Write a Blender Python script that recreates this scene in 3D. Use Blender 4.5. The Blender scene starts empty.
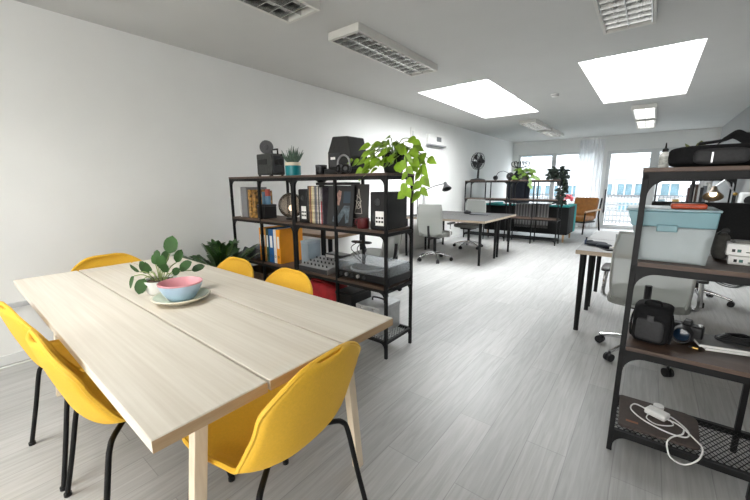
import bpy, bmesh, math, random
from mathutils import Vector, Matrix, Euler
R = math.radians
PI = math.pi
scene = bpy.context.scene
COL = scene.collection
rnd = random.Random(7)

# ------------------------------------------------------------------ materials
MATS = {}

def new_mat(name):
    m = bpy.data.materials.new(name)
    m.use_nodes = True
    nt = m.node_tree
    b = nt.nodes['Principled BSDF']
    return m, nt, b

def mat(name, col, rough=0.5, metal=0.0, var=0.06, scale=18.0, bump=0.0, spec=0.5, bscale=None, trans=0.0, coat=0.0, sheen=0.0):
    """plain procedural material: small noise variation of the colour, optional bump"""
    if name in MATS:
        return MATS[name]
    m, nt, b = new_mat(name)
    tc = nt.nodes.new('ShaderNodeTexCoord')
    n = nt.nodes.new('ShaderNodeTexNoise')
    n.inputs['Scale'].default_value = scale
    n.inputs['Detail'].default_value = 4
    nt.links.new(tc.outputs['Object'], n.inputs['Vector'])
    r = nt.nodes.new('ShaderNodeValToRGB')
    r.color_ramp.elements[0].position = 0.3
    r.color_ramp.elements[1].position = 0.7
    r.color_ramp.elements[0].color = tuple(max(0, c * (1 - var)) for c in col) + (1,)
    r.color_ramp.elements[1].color = tuple(min(1, c * (1 + var)) for c in col) + (1,)
    nt.links.new(n.outputs['Fac'], r.inputs['Fac'])
    nt.links.new(r.outputs['Color'], b.inputs['Base Color'])
    b.inputs['Roughness'].default_value = rough
    b.inputs['Metallic'].default_value = metal
    b.inputs['Specular IOR Level'].default_value = spec
    if trans:
        b.inputs['Transmission Weight'].default_value = trans
    if coat:
        b.inputs['Coat Weight'].default_value = coat
    if sheen:
        b.inputs['Sheen Weight'].default_value = sheen
        b.inputs['Sheen Tint'].default_value = tuple(min(1, c * 1.25 + .05) for c in col) + (1,)
    if bump:
        n2 = nt.nodes.new('ShaderNodeTexNoise')
        n2.inputs['Scale'].default_value = bscale or scale * 6
        n2.inputs['Detail'].default_value = 3
        nt.links.new(tc.outputs['Object'], n2.inputs['Vector'])
        bp = nt.nodes.new('ShaderNodeBump')
        bp.inputs['Strength'].default_value = bump
        bp.inputs['Distance'].default_value = 0.003
        nt.links.new(n2.outputs['Fac'], bp.inputs['Height'])
        nt.links.new(bp.outputs['Normal'], b.inputs['Normal'])
    MATS[name] = m
    return m

def wood(name, c0, c1, stretch=(1.2, 14, 14), rough=0.45, contrast=(0.3, 0.75), fine=0.25, loc=(0, 0, 0)):
    if name in MATS:
        return MATS[name]
    m, nt, b = new_mat(name)
    L = nt.links.new
    tc = nt.nodes.new('ShaderNodeTexCoord')
    mp = nt.nodes.new('ShaderNodeMapping')
    mp.inputs['Scale'].default_value = stretch
    mp.inputs['Location'].default_value = loc
    L(tc.outputs['Object'], mp.inputs['Vector'])
    n = nt.nodes.new('ShaderNodeTexNoise')
    n.inputs['Scale'].default_value = 1.0
    n.inputs['Detail'].default_value = 5
    n.inputs['Distortion'].default_value = 0.6
    L(mp.outputs['Vector'], n.inputs['Vector'])
    mp2 = nt.nodes.new('ShaderNodeMapping')
    mp2.inputs['Scale'].default_value = tuple(s * (2.0 if i == 0 else 9.0) for i, s in enumerate(stretch))
    L(tc.outputs['Object'], mp2.inputs['Vector'])
    n2 = nt.nodes.new('ShaderNodeTexNoise')
    n2.inputs['Scale'].default_value = 1.0
    n2.inputs['Detail'].default_value = 3
    L(mp2.outputs['Vector'], n2.inputs['Vector'])
    mx = nt.nodes.new('ShaderNodeMix')
    mx.inputs['Factor'].default_value = fine
    L(n.outputs['Fac'], mx.inputs['A'])
    L(n2.outputs['Fac'], mx.inputs['B'])
    r = nt.nodes.new('ShaderNodeValToRGB')
    r.color_ramp.elements[0].position, r.color_ramp.elements[1].position = contrast
    r.color_ramp.elements[0].color = c0 + (1,)
    r.color_ramp.elements[1].color = c1 + (1,)
    L(mx.outputs['Result'], r.inputs['Fac'])
    L(r.outputs['Color'], b.inputs['Base Color'])
    b.inputs['Roughness'].default_value = rough
    bp = nt.nodes.new('ShaderNodeBump')
    bp.inputs['Strength'].default_value = 0.08
    bp.inputs['Distance'].default_value = 0.002
    L(n2.outputs['Fac'], bp.inputs['Height'])
    L(bp.outputs['Normal'], b.inputs['Normal'])
    MATS[name] = m
    return m

def emis(name, col, s):
    m, nt, b = new_mat(name)
    b.inputs['Base Color'].default_value = col + (1,)
    b.inputs['Emission Color'].default_value = col + (1,)
    b.inputs['Emission Strength'].default_value = s
    return m

def clear(name, col=(1, 1, 1), gloss=0.08, rough=0.02, opac=0.0, body=(0.8, 0.8, 0.8)):
    """thin clear sheet: transparent + a little gloss (+ optional milky body)"""
    m, nt, b = new_mat(name)
    L = nt.links.new
    out = nt.nodes['Material Output']
    t = nt.nodes.new('ShaderNodeBsdfTransparent')
    t.inputs['Color'].default_value = col + (1,)
    g = nt.nodes.new('ShaderNodeBsdfGlossy')
    g.inputs['Roughness'].default_value = rough
    d = nt.nodes.new('ShaderNodeBsdfDiffuse')
    d.inputs['Color'].default_value = body + (1,)
    tr = nt.nodes.new('ShaderNodeBsdfTranslucent')
    tr.inputs['Color'].default_value = body + (1,)
    md = nt.nodes.new('ShaderNodeMixShader')
    md.inputs['Fac'].default_value = 0.5
    L(d.outputs[0], md.inputs[1]); L(tr.outputs[0], md.inputs[2])
    m1 = nt.nodes.new('ShaderNodeMixShader')
    m1.inputs['Fac'].default_value = opac
    L(t.outputs[0], m1.inputs[1]); L(md.outputs[0], m1.inputs[2])
    m2 = nt.nodes.new('ShaderNodeMixShader')
    lw = nt.nodes.new('ShaderNodeLayerWeight')
    lw.inputs['Blend'].default_value = 0.2
    mm = nt.nodes.new('ShaderNodeMath'); mm.operation = 'MULTIPLY'
    mm.inputs[1].default_value = gloss * 4
    mm.use_clamp = True
    L(lw.outputs['Fresnel'], mm.inputs[0])
    L(mm.outputs[0], m2.inputs['Fac'])
    L(m1.outputs[0], m2.inputs[1]); L(g.outputs[0], m2.inputs[2])
    L(m2.outputs[0], out.inputs['Surface'])
    return m

# ------------------------------------------------------------------ mesh builder
class MB:
    def __init__(s):
        s.bm = bmesh.new()
        s.M = Matrix.Identity(4)
    def v(s, p):
        return s.bm.verts.new(s.M @ Vector(p))
    def f(s, vs):
        try:
            return s.bm.faces.new(vs)
        except ValueError:
            return None
    def box(s, x0, x1, y0, y1, z0, z1):
        a = [s.v((x, y, z)) for z in (z0, z1) for y in (y0, y1) for x in (x0, x1)]
        for q in ((0, 2, 3, 1), (4, 5, 7, 6), (0, 1, 5, 4), (2, 6, 7, 3), (0, 4, 6, 2), (1, 3, 7, 5)):
            s.f([a[i] for i in q])
        return s
    def cbox(s, c, d, rot=None):
        old = s.M
        s.M = old @ Matrix.Translation(c) @ (Euler(rot).to_matrix().to_4x4() if rot else Matrix.Identity(4))
        s.box(-d[0] / 2, d[0] / 2, -d[1] / 2, d[1] / 2, -d[2] / 2, d[2] / 2)
        s.M = old
        return s
    def tbox(s, b, t, z0, z1):
        """frustum: b, t = (x0,x1,y0,y1)"""
        a = [s.v((x, y, z)) for (q, z) in ((b, z0), (t, z1)) for y in (q[2], q[3]) for x in (q[0], q[1])]
        for q in ((0, 2, 3, 1), (4, 5, 7, 6), (0, 1, 5, 4), (2, 6, 7, 3), (0, 4, 6, 2), (1, 3, 7, 5)):
            s.f([a[i] for i in q])
        return s
    def prism(s, pts, axis, a0, a1):
        """polygon (list of 2-tuples) extruded along axis 'x','y' or 'z'"""
        def P(p, a):
            return {'x': (a, p[0], p[1]), 'y': (p[0], a, p[1]), 'z': (p[0], p[1], a)}[axis]
        A = [s.v(P(p, a0)) for p in pts]
        B = [s.v(P(p, a1)) for p in pts]
        s.f(A); s.f(list(reversed(B)))
        n = len(pts)
        for i in range(n):
            s.f([A[i], B[i], B[(i + 1) % n], A[(i + 1) % n]])
        return s
    def tube(s, pts, r, n=8, closed=False, caps=True):
        pts = [Vector(p) for p in pts]
        k = len(pts)
        rs = r if isinstance(r, (list, tuple)) else [r] * k
        rings = []
        ref = None
        for i, p in enumerate(pts):
            if closed:
                d = pts[(i + 1) % k] - pts[i - 1]
            else:
                d = pts[min(i + 1, k - 1)] - pts[max(i - 1, 0)]
            if d.length < 1e-9:
                d = Vector((0, 0, 1))
            d.normalize()
            if ref is None:
                ref = Vector((0, 0, 1)) if abs(d.z) < 0.9 else Vector((1, 0, 0))
            u = d.cross(ref)
            if u.length < 1e-4:
                u = d.cross(Vector((0.3, 1, 0.2)))
            u.normalize()
            w = u.cross(d).normalized()
            ref = w
            rings.append([s.v(p + (u * math.cos(2 * PI * j / n) + w * math.sin(2 * PI * j / n)) * rs[i]) for j in range(n)])
        m = k if closed else k - 1
        for i in range(m):
            a, b = rings[i], rings[(i + 1) % k]
            for j in range(n):
                s.f([a[j], a[(j + 1) % n], b[(j + 1) % n], b[j]])
        if not closed and caps:
            s.f(list(reversed(rings[0]))); s.f(rings[-1])
        return s
    def cyl(s, p0, p1, r0, r1=None, n=16):
        return s.tube([p0, p1], [r0, r0 if r1 is None else r1], n)
    def lathe(s, prof, c=(0, 0, 0), n=28):
        rings = []
        for (r, z) in prof:
            if r < 1e-6:
                rings.append([s.v((c[0], c[1], c[2] + z))])
            else:
                rings.append([s.v((c[0] + r * math.cos(2 * PI * j / n), c[1] + r * math.sin(2 * PI * j / n), c[2] + z)) for j in range(n)])
        for a, b in zip(rings, rings[1:]):
            for j in range(n):
                q = [a[j % len(a)], a[(j + 1) % len(a)], b[(j + 1) % len(b)], b[j % len(b)]]
                u = []
                for x in q:
                    if x not in u:
                        u.append(x)
                if len(u) > 2:
                    s.f(u)
        return s
    def ball(s, c, r, sq=(1, 1, 1), n=16, m=10):
        old = s.M
        s.M = old @ Matrix.Translation(c) @ Matrix.Diagonal((sq[0], sq[1], sq[2], 1))
        s.lathe([(r * math.sin(PI * i / m), -r * math.cos(PI * i / m)) for i in range(m + 1)], n=n)
        s.M = old
        return s
    def sup(s, c, d, e=0.35, n=20, m=12):
        """superellipsoid: rounded soft box"""
        def sp(x, p):
            return math.copysign(abs(x) ** p, x)
        rings = []
        for i in range(m + 1):
            ph = -PI / 2 + PI * i / m
            row = []
            cz, sz = sp(math.cos(ph), e), sp(math.sin(ph), e)
            if i in (0, m):
                rings.append([s.v((c[0], c[1], c[2] + d[2] / 2 * sz))])
                continue
            for j in range(n):
                t = 2 * PI * j / n
                row.append(s.v((c[0] + d[0] / 2 * cz * sp(math.cos(t), e), c[1] + d[1] / 2 * cz * sp(math.sin(t), e), c[2] + d[2] / 2 * sz)))
            rings.append(row)
        for a, b in zip(rings, rings[1:]):
            for j in range(n):
                q = [a[j % len(a)], a[(j + 1) % len(a)], b[(j + 1) % len(b)], b[j % len(b)]]
                u = []
                for x in q:
                    if x not in u:
                        u.append(x)
                if len(u) > 2:
                    s.f(u)
        return s
    def grid(s, fn, nu, nv):
        V = [[s.v(fn(i / nu, j / nv)) for j in range(nv + 1)] for i in range(nu + 1)]
        for i in range(nu):
            for j in range(nv):
                s.f([V[i][j], V[i + 1][j], V[i + 1][j + 1], V[i][j + 1]])
        return s
    def leaf(s, p, d, n, L, W, kind='oval', droop=0.25, fold=0.18):
        p = Vector(p); d = Vector(d).normalized(); n = Vector(n)
        side = d.cross(n)
        if side.length < 1e-3:
            side = d.cross(Vector((0.3, 0.8, 0.2)))
        side.normalize()
        n = side.cross(d).normalized()
        prof = {'oval': [0, .62, .95, 1, .9, .6, 0], 'heart': [.25, .9, 1, .88, .62, .3, 0], 'round': [.0, .75, .98, 1, .95, .7, 0],
                'blade': [.8, 1, .95, .8, .6, .3, 0]}[kind]
        k = len(prof)
        rows = []
        for i, w in enumerate(prof):
            t = i / (k - 1)
            c = p + d * (L * t) - n * (droop * L * t * t)
            h = w * W / 2
            rows.append((s.v(c + side * h + n * (fold * h)), s.v(c), s.v(c - side * h + n * (fold * h))))
        for a, b in zip(rows, rows[1:]):
            s.f([a[0], b[0], b[1], a[1]])
            s.f([a[1], b[1], b[2], a[2]])
        return s
    def build(s, name, m, parent=None, loc=(0, 0, 0), rot=(0, 0, 0), smooth=True, bevel=0.0, seg=2, solid=0.0, sub=0, label=None, merge=True):
        if merge:
            bmesh.ops.remove_doubles(s.bm, verts=s.bm.verts[:], dist=1e-5)
        bmesh.ops.recalc_face_normals(s.bm, faces=s.bm.faces[:])
        me = bpy.data.meshes.new(name)
        s.bm.to_mesh(me); s.bm.free()
        me.materials.append(m)
        o = bpy.data.objects.new(name, me)
        COL.objects.link(o)
        o.location = loc; o.rotation_euler = rot
        if parent:
            o.parent = parent
        if solid:
            md = o.modifiers.new('s', 'SOLIDIFY'); md.thickness = solid; md.offset = 0
        if bevel:
            md = o.modifiers.new('b', 'BEVEL'); md.width = bevel; md.segments = seg; md.limit_method = 'ANGLE'; md.angle_limit = R(35)
        if sub:
            md = o.modifiers.new('u', 'SUBSURF'); md.levels = sub; md.render_levels = sub
        if smooth:
            me.polygons.foreach_set('use_smooth', [True] * len(me.polygons))
            if not sub:
                try:
                    me.set_sharp_from_angle(angle=R(38))
                except Exception:
                    pass
        if label:
            o['label'] = label
        return o

def tag(o, label=None, cat=None, group=None, kind=None):
    if label: o['label'] = label
    if cat: o['category'] = cat
    if group: o['group'] = group
    if kind: o['kind'] = kind
    return o

def thing(name, label, cat, loc=(0, 0, 0), rz=0.0, group=None):
    o = bpy.data.objects.new(name, None)
    COL.objects.link(o)
    o.location = loc; o.rotation_euler = (0, 0, rz)
    return tag(o, label, cat, group)

def dup(root, loc, rz=0.0, label=None, group=None):
    r = root.copy(); COL.objects.link(r)
    r.location = loc; r.rotation_euler = (0, 0, rz)
    if label: r['label'] = label
    if group: r['group'] = group
    for ch in list(root.children):
        c = ch.copy(); COL.objects.link(c); c.parent = r
        for g in list(ch.children):
            d = g.copy(); COL.objects.link(d); d.parent = c
    return r

def struct(o):
    o['kind'] = 'structure'
    return o

def arc(c, r, a0, a1, n, plane='xz'):
    out = []
    for i in range(n + 1):
        t = a0 + (a1 - a0) * i / n
        u, w = r * math.cos(t), r * math.sin(t)
        out.append({'xz': (c[0] + u, c[1], c[2] + w), 'yz': (c[0], c[1] + u, c[2] + w), 'xy': (c[0] + u, c[1] + w, c[2])}[plane])
    return out

def smooth_pts(pts, n=6):
    pts = [Vector(p) for p in pts]
    out = []
    k = len(pts)
    for i in range(k - 1):
        p0, p1, p2, p3 = pts[max(i - 1, 0)], pts[i], pts[i + 1], pts[min(i + 2, k - 1)]
        for j in range(n):
            t = j / n
            out.append(0.5 * ((2 * p1) + (p2 - p0) * t + (2 * p0 - 5 * p1 + 4 * p2 - p3) * t * t + (3 * p1 - p0 - 3 * p2 + p3) * t ** 3))
    out.append(pts[-1])
    return out

# common materials
M_black = mat('black powder coated steel', (0.007, 0.007, 0.0075), 0.5, 0.0, 0.2, spec=0.22)
M_blackp = mat('black plastic', (0.009, 0.009, 0.010), 0.4, 0, 0.2, spec=0.35)
M_blacksoft = mat('black nylon fabric', (0.009, 0.009, 0.010), 0.85, 0, 0.25, 60, 0.3, spec=0.2)
M_darkgrey = mat('dark grey plastic', (0.028, 0.028, 0.031), 0.5, 0, 0.15)
M_chrome = mat('chrome', (0.75, 0.75, 0.76), 0.15, 1.0, 0.03)
M_alu = mat('brushed aluminium', (0.62, 0.63, 0.64), 0.38, 1.0, 0.08, 40)
M_white = mat('white plastic', (0.78, 0.78, 0.76), 0.4, 0, 0.03)
M_paper = mat('white paper', (0.82, 0.82, 0.8), 0.8, 0, 0.03)
M_frame = mat('white lacquered frame', (0.62, 0.63, 0.63), 0.4, 0, 0.03)
M_yellow = mat('mustard yellow shell', (0.78, 0.45, 0.03), 0.6, 0, 0.05, 140, 0.12, bscale=500, sheen=0.5)
M_rustic = wood('dark rustic board', (0.035, 0.022, 0.016), (0.13, 0.075, 0.05), (2.0, 22, 22), 0.5)
M_ash = wood('pale ash plank', (0.60, 0.475, 0.325), (0.80, 0.69, 0.535), (0.9, 11, 11), 0.42, (0.28, 0.62), 0.35)
M_ashleg = wood('pale ash leg', (0.66, 0.53, 0.38), (0.80, 0.69, 0.53), (14, 14, 1.0), 0.45, (0.28, 0.62), 0.35)
M_ply = wood('birch ply', (0.42, 0.33, 0.24), (0.58, 0.48, 0.37), (2, 10, 40), 0.5)
M_label = mat('white label', (0.85, 0.85, 0.83), 0.6, 0, 0.02)
M_ink = mat('black ink', (0.01, 0.01, 0.01), 0.7, 0, 0.02)
M_soil = mat('potting soil', (0.05, 0.03, 0.02), 0.95, 0, 0.5, 60, 0.6)

# ------------------------------------------------------------------ room
XL, XR, YB, YF, H = -3.62, 1.16, -2.6, 11.85, 2.56
m_wall = mat('white painted plaster', (0.76, 0.765, 0.75), 0.75, 0, 0.015, 3, 0.05, bscale=90)
m_ceil = mat('white ceiling paint', (0.56, 0.56, 0.545), 0.85, 0, 0.015, 3, 0.04, bscale=120)

def floor_mat():
    m, nt, b = new_mat('grey wood plank floor')
    L = nt.links.new
    tc = nt.nodes.new('ShaderNodeTexCoord')
    mp = nt.nodes.new('ShaderNodeMapping')
    mp.inputs['Rotation'].default_value = (0, 0, R(90))
    L(tc.outputs['Object'], mp.inputs['Vector'])
    br = nt.nodes.new('ShaderNodeTexBrick')
    br.offset = 0.37
    br.inputs['Color1'].default_value = (0.385, 0.385, 0.38, 1)
    br.inputs['Color2'].default_value = (0.45, 0.45, 0.443, 1)
    br.inputs['Mortar'].default_value = (0.31, 0.31, 0.305, 1)
    br.inputs['Scale'].default_value = 1.0
    br.inputs['Mortar Size'].default_value = 0.0022
    br.inputs['Mortar Smooth'].default_value = 0.4
    br.inputs['Brick Width'].default_value = 1.25
    br.inputs['Row Height'].default_value = 0.18
    L(mp.outputs['Vector'], br.inputs['Vector'])
    m2 = nt.nodes.new('ShaderNodeMapping')
    m2.inputs['Scale'].default_value = (46, 2.6, 1)
    L(tc.outputs['Object'], m2.inputs['Vector'])
    n = nt.nodes.new('ShaderNodeTexNoise')
    n.inputs['Scale'].default_value = 1; n.inputs['Detail'].default_value = 7; n.inputs['Distortion'].default_value = 1.2
    L(m2.outputs['Vector'], n.inputs['Vector'])
    r = nt.nodes.new('ShaderNodeValToRGB')
    r.color_ramp.elements[0].position = 0.3; r.color_ramp.elements[0].color = (0.80, 0.80, 0.79, 1)
    r.color_ramp.elements[1].position = 0.68; r.color_ramp.elements[1].color = (1.06, 1.06, 1.06, 1)
    L(n.outputs['Fac'], r.inputs['Fac'])
    mx = nt.nodes.new('ShaderNodeMix'); mx.data_type = 'RGBA'; mx.blend_type = 'MULTIPLY'
    mx.inputs['Factor'].default_value = 1.0
    L(br.outputs['Color'], mx.inputs[6]); L(r.outputs['Color'], mx.inputs[7])
    L(mx.outputs[2], b.inputs['Base Color'])
    b.inputs['Roughness'].default_value = 0.42
    bp = nt.nodes.new('ShaderNodeBump'); bp.inputs['Strength'].default_value = 0.15; bp.inputs['Distance'].default_value = 0.002
    L(n.outputs['Fac'], bp.inputs['Height']); L(bp.outputs['Normal'], b.inputs['Normal'])
    return m

struct(MB().box(XL - .1, XR + .1, YB - .1, YF + .15, -.1, 0).build('floor', floor_mat(), smooth=False))

# skylights: holes in the ceiling with plastered shafts, the rear one unseen and assumed
SKY = [(-2.75, -1.75, 4.52, 7.06), (-.765, .25, 4.52, 7.06), (-2.75, -1.75, -2.1, .2)]
xs = [XL - .1, -2.75, -1.75, -.765, .25, XR + .1]
ys = [YB - .1, -2.1, .2, 4.52, 7.06, YF + .15]
cm = MB()
for i in range(5):
    for j in range(5):
        if (i in (1, 3) and j == 3) or (i == 1 and j == 1):
            continue
        cm.box(xs[i], xs[i + 1], ys[j], ys[j + 1], H, H + .12)
for k, (a, b, c, d) in enumerate(SKY):
    HT = H + (.36 if k < 2 else .95)  # rear shaft made deep to keep direct light off the upper wall
    cm.box(a - .03, a, c, d, H + .12, HT); cm.box(b, b + .03, c, d, H + .12, HT)
    cm.box(a - .03, b + .03, c - .03, c, H + .12, HT); cm.box(a - .03, b + .03, d, d + .03, H + .12, HT)
struct(cm.build('ceiling', m_ceil, smooth=False, merge=False))
m_sky = emis('daylight on the left skylight pane', (0.97, 0.99, 1.0), 14.0)
m_sky1 = emis('daylight on the right skylight pane', (0.97, 0.99, 1.0), 5.5)
m_sky2 = emis('glow of the assumed rear skylight', (1.0, 0.985, 0.95), 7.2)  # unseen rear skylight, added to light the table from behind the camera
for k, (a, b, c, d) in enumerate(SKY):
    struct(MB().box(a, b, c, d, H + (.3 if k < 2 else .9), H + (.31 if k < 2 else .91)).build('window_%d' % (k + 5), (m_sky, m_sky1, m_sky2)[k], smooth=False))

struct(MB().box(XL - .12, XL, YB - .1, YF + .15, 0, H).build('wall_left', m_wall, smooth=False))
struct(MB().box(XR, XR + .12, YB - .1, YF + .15, 0, H).build('wall_right', mat('plaster shaded grey', (0.36, 0.36, 0.36), 0.8, 0, 0.015, 3), smooth=False))  # grey stands in for shade, darkening the right side and its bounce
B0, B1, BZ0, BZ1 = -1.9, .9, .12, 1.9
bw_ = MB()
for (a, b, z0, z1) in ((XL, B0, 0, H), (B0, B1, 0, BZ0), (B0, B1, BZ1, H), (B1, XR, 0, H)):
    bw_.box(a, b, YB - .12, YB, z0, z1)
struct(bw_.build('wall_back', m_wall, smooth=False, merge=False))
struct(MB().box(B0, B1, YB - .08, YB - .07, BZ0, BZ1).build('window_4', emis('glow of the assumed rear window', (1.0, 0.99, 0.97), 4.0), smooth=False))  # unseen pane, assumed behind the camera to light chair back and left wall
# far wall with a window opening and a door opening
W0, W1, WZ0, WZ1 = -3.44, -1.30, .55, 2.17
D0, D1, DZ = -1.06, 1.02, 2.16
fw = MB()
for (a, b, z0, z1) in ((XL, W0, 0, H), (W0, W1, 0, WZ0), (W0, W1, WZ1, H), (W1, D0, 0, H), (D0, D1, DZ, H), (D1, XR, 0, H)):
    fw.box(a, b, YF, YF + .15, z0, z1)
struct(fw.build('wall_far', m_wall, smooth=False, merge=False))
m_glass = clear('window glass', (0.97, 0.99, 1.0), 0.05)

def framed(name, x0, x1, z0, z1, fwid, depth=.06, y=YF + .05):
    m = MB()
    m.box(x0, x0 + fwid, y - depth / 2, y + depth / 2, z0, z1); m.box(x1 - fwid, x1, y - depth / 2, y + depth / 2, z0, z1)
    m.box(x0 + fwid, x1 - fwid, y - depth / 2, y + depth / 2, z0, z0 + fwid); m.box(x0 + fwid, x1 - fwid, y - depth / 2, y + depth / 2, z1 - fwid, z1)
    f = struct(m.build(name, M_frame, smooth=False, merge=False))
    g = MB().box(x0 + fwid, x1 - fwid, y - .004, y + .004, z0 + fwid, z1 - fwid).build('glass_pane', m_glass, f, smooth=False)
    return f
framed('window_1', W0, -2.40, WZ0, WZ1, .06)
framed('window_2', -2.40, W1, WZ0, WZ1, .06)
d1 = framed('door_1', D0, -.01, 0.02, DZ, .09)
framed('door_2', -.01, D1, 0.02, DZ, .09)
hm = MB(); hm.cyl((-1.0, YF + .0, .45), (-1.0, YF + .0, 1.1), .018); hm.cyl((-1.0, YF + .03, .5), (-1.0, YF, .5), .014); hm.cyl((-1.0, YF + .03, 1.05), (-1.0, YF, 1.05), .014)
hm.build('door_handle', M_darkgrey, d1, label='tall dark pull handle')
sl = struct(MB().box(W0 - .02, W1 + .02, YF - .14, YF + .02, WZ0 - .035, WZ0).build('window_sill', M_white, smooth=False))
sl.name = 'trim_1'
struct(MB().box(D0, D1, YF - .02, YF + .16, 0, .02).build('trim_2', M_alu, smooth=False))
m_skirt = mat('white skirting', (0.70, 0.71, 0.70), 0.5, 0, 0.02)
struct(MB().box(XL, XL + .014, YB, YF, 0, .07).build('baseboard_left', m_skirt, smooth=False))
struct(MB().box(XR - .014, XR, YB, YF, 0, .07).build('baseboard_right', m_skirt, smooth=False))
# grey strip on the left wall near the table
struct(MB().box(XL, XL + .02, YB, 1.3, .415, .45).build('trim_3', mat('pale grey strip', (0.5, 0.51, 0.52), 0.5), smooth=False))

# sheer curtain
m_curt = clear('sheer white curtain', (1, 1, 1), 0.0, 0.5, 0.82, (0.86, 0.87, 0.88))
cu = MB()
cu.grid(lambda u, v: (-1.72 + .60 * u, YF - .2 + .018 * math.sin(u * 2 * PI * 7 + .6 * math.sin(v * 4)), .03 + 2.44 * v), 84, 6)
t = thing('curtain', 'sheer white curtain hanging in folds between window and glass door', 'curtain', (0, 0, 0))
cu.build('curtain_fabric', m_curt, t)
MB().cyl((-3.5, YF - .2, 2.49), (-1.06, YF - .2, 2.49), .012).build('curtain_rail', M_white, t)

# ------------------------------------------------------------------ outside
m_fac = mat('white render facade', (0.24, 0.243, 0.246), 0.8, 0, 0.03, 2)
m_facb = mat('pale blue glazing', (0.032, 0.068, 0.085), 0.6, 0, 0.3, 4)
m_band = mat('pale grey cladding', (0.18, 0.183, 0.187), 0.7, 0, 0.03)
bt = thing('neighbouring_building', 'white building across the yard with pale blue windows seen through the glazing', 'building', (0, 20, 0))
MB().box(-14, 10, .1, 4, -3.5, 7).build('facade', m_fac, bt, smooth=False)
for z in (1.45, 1.95, 2.35, -.75):
    MB().box(-14, 10, .02, .1, z, z + .13).build('cladding_band', m_band, bt, smooth=False)
for (x0, x1, z0, z1) in ((-1.24, -.69, .72, 1.22), (-.58, -.02, .72, 1.22), (.35, .95, .72, 1.22), (-5.1, -4.55, .6, 1.15), (-4.35, -3.75, .6, 1.15), (-3.4, -2.8, .6, 1.15),
                         (-4.55, -3.85, 2.62, 3.05), (-5.6, -5.1, 2.62, 3.05), (-3.0, -2.4, 2.62, 3.05), (-1.9, -1.45, .72, 1.22)):
    w = MB().box(x0, x1, .04, .1, z0, z1).build('window', m_facb, bt, smooth=False)
    fm = MB(); fm.box(x0 - .05, x0, .0, .1, z0 - .05, z1 + .05); fm.box(x1, x1 + .05, .0, .1, z0 - .05, z1 + .05); fm.box(x0, x1, .0, .1, z1, z1 + .05); fm.box(x0, x1, .0, .1, z0 - .05, z0)
    fm.box((x0 + x1) / 2 - .02, (x0 + x1) / 2 + .02, .0, .1, z0, z1)
    fm.build('window_frame', m_fac, w, smooth=False, merge=False)
rl = thing('balcony_railing', 'dark barred balcony railing in front of the white building', 'railing', (0, 19.3, 0))
MB().box(-7, 4, 0, .04, .70, .75).build('top_rail', M_darkgrey, rl, smooth=False)
MB().box(-7, 4, 0, .04, .12, .16).build('bottom_rail', M_darkgrey, rl, smooth=False)
bb = MB()
for i in range(90):
    x = -7 + i * .122
    bb.box(x, x + .02, .01, .03, .16, .70)
b_ = bb.build('railing_bars', M_darkgrey, rl, smooth=False, merge=False); b_['kind'] = 'stuff'
tag(MB().box(-1.05, -.30, 18.9, 18.94, .02, .40).build('blue_panel', mat('light blue sheet', (0.035, 0.09, 0.115), 0.6), smooth=False),
    'light blue rectangular panel below the balcony railing outside', 'panel')
ft = thing('garden_screen', 'white lattice screen standing outside the glass door', 'fence', (0, 13.6, 0))
fs = MB()
for i in range(46):
    x = -3.2 + i * .1
    fs.box(x, x + .045, 0, .02, 0, .66)
for z in (.05, .22, .39, .56):
    fs.box(-3.2, 1.4, .02, .04, z, z + .05)
f_ = fs.build('lattice', m_fac, ft, smooth=False, merge=False)
MB().box(-3.2, 1.4, -.01, .05, .66, .70).build('cap_rail', m_fac, ft, smooth=False)
tag(MB().box(-20, 14, YF + .16, 24, -.14, -.04).build('ground', mat('pale concrete paving', (0.15, 0.15, 0.147), 0.9), smooth=False), kind='structure')

# ------------------------------------------------------------------ ceiling luminaires
m_refl = mat('bright louvre aluminium', (0.60, 0.60, 0.585), 0.24, 1.0, 0.03)
m_lite = mat('vignette grey luminaire body', (0.62, 0.61, 0.57), 0.5, 0, 0.02)  # white housing greyed in its colour for vignette
m_dark_in = mat('shade dark reflector back', (0.035, 0.035, 0.035), 0.3, 0.3, 0.05)  # near black colour stands for the dark gaps between louvre blades

def make_light(label):
    t = thing('ceiling_light', label, 'ceiling light', (0, 0, H), 0, 'louvred ceiling lights')
    w, l, h = .17, .66, .065
    m = MB()
    m.box(-w, -w + .02, -l, l, -h, 0); m.box(w - .02, w, -l, l, -h, 0)
    m.box(-w + .02, w - .02, -l, -l + .03, -h, 0); m.box(-w + .02, w - .02, l - .03, l, -h, 0)
    m.build('housing', m_lite, t, smooth=False, bevel=.004)
    MB().box(-w + .02, w - .02, -l + .03, l - .03, -.012, -.004).build('reflector', m_dark_in, t, smooth=False)
    for x in (-.073, .073):
        MB().cyl((x, -l + .06, -.028), (x, l - .06, -.028), .011).build('tube', mat('frosted tube', (0.5, 0.5, 0.49), 0.4), t)
    m = MB()
    for x in (-.146, 0, .146):
        m.prism([(x - .003, -.062), (x + .003, -.062), (x + .006, -.016), (x - .006, -.016)], 'y', -l + .03, l - .03)
    n = 12
    for i in range(n):
        y = -l + .05 + (2 * l - .1) * (i + .5) / n
        m.prism([(y - .002, -.062), (y + .002, -.062), (y + .009, -.018), (y - .009, -.018)], 'x', -w + .02, w - .02)
    m.build('louvre', m_refl, t, smooth=False, merge=False)
    return t
cl = make_light('louvred strip light in the left row nearest the camera, cut by the picture top')
cl.location = (-2.14, 1.25, H)
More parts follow.
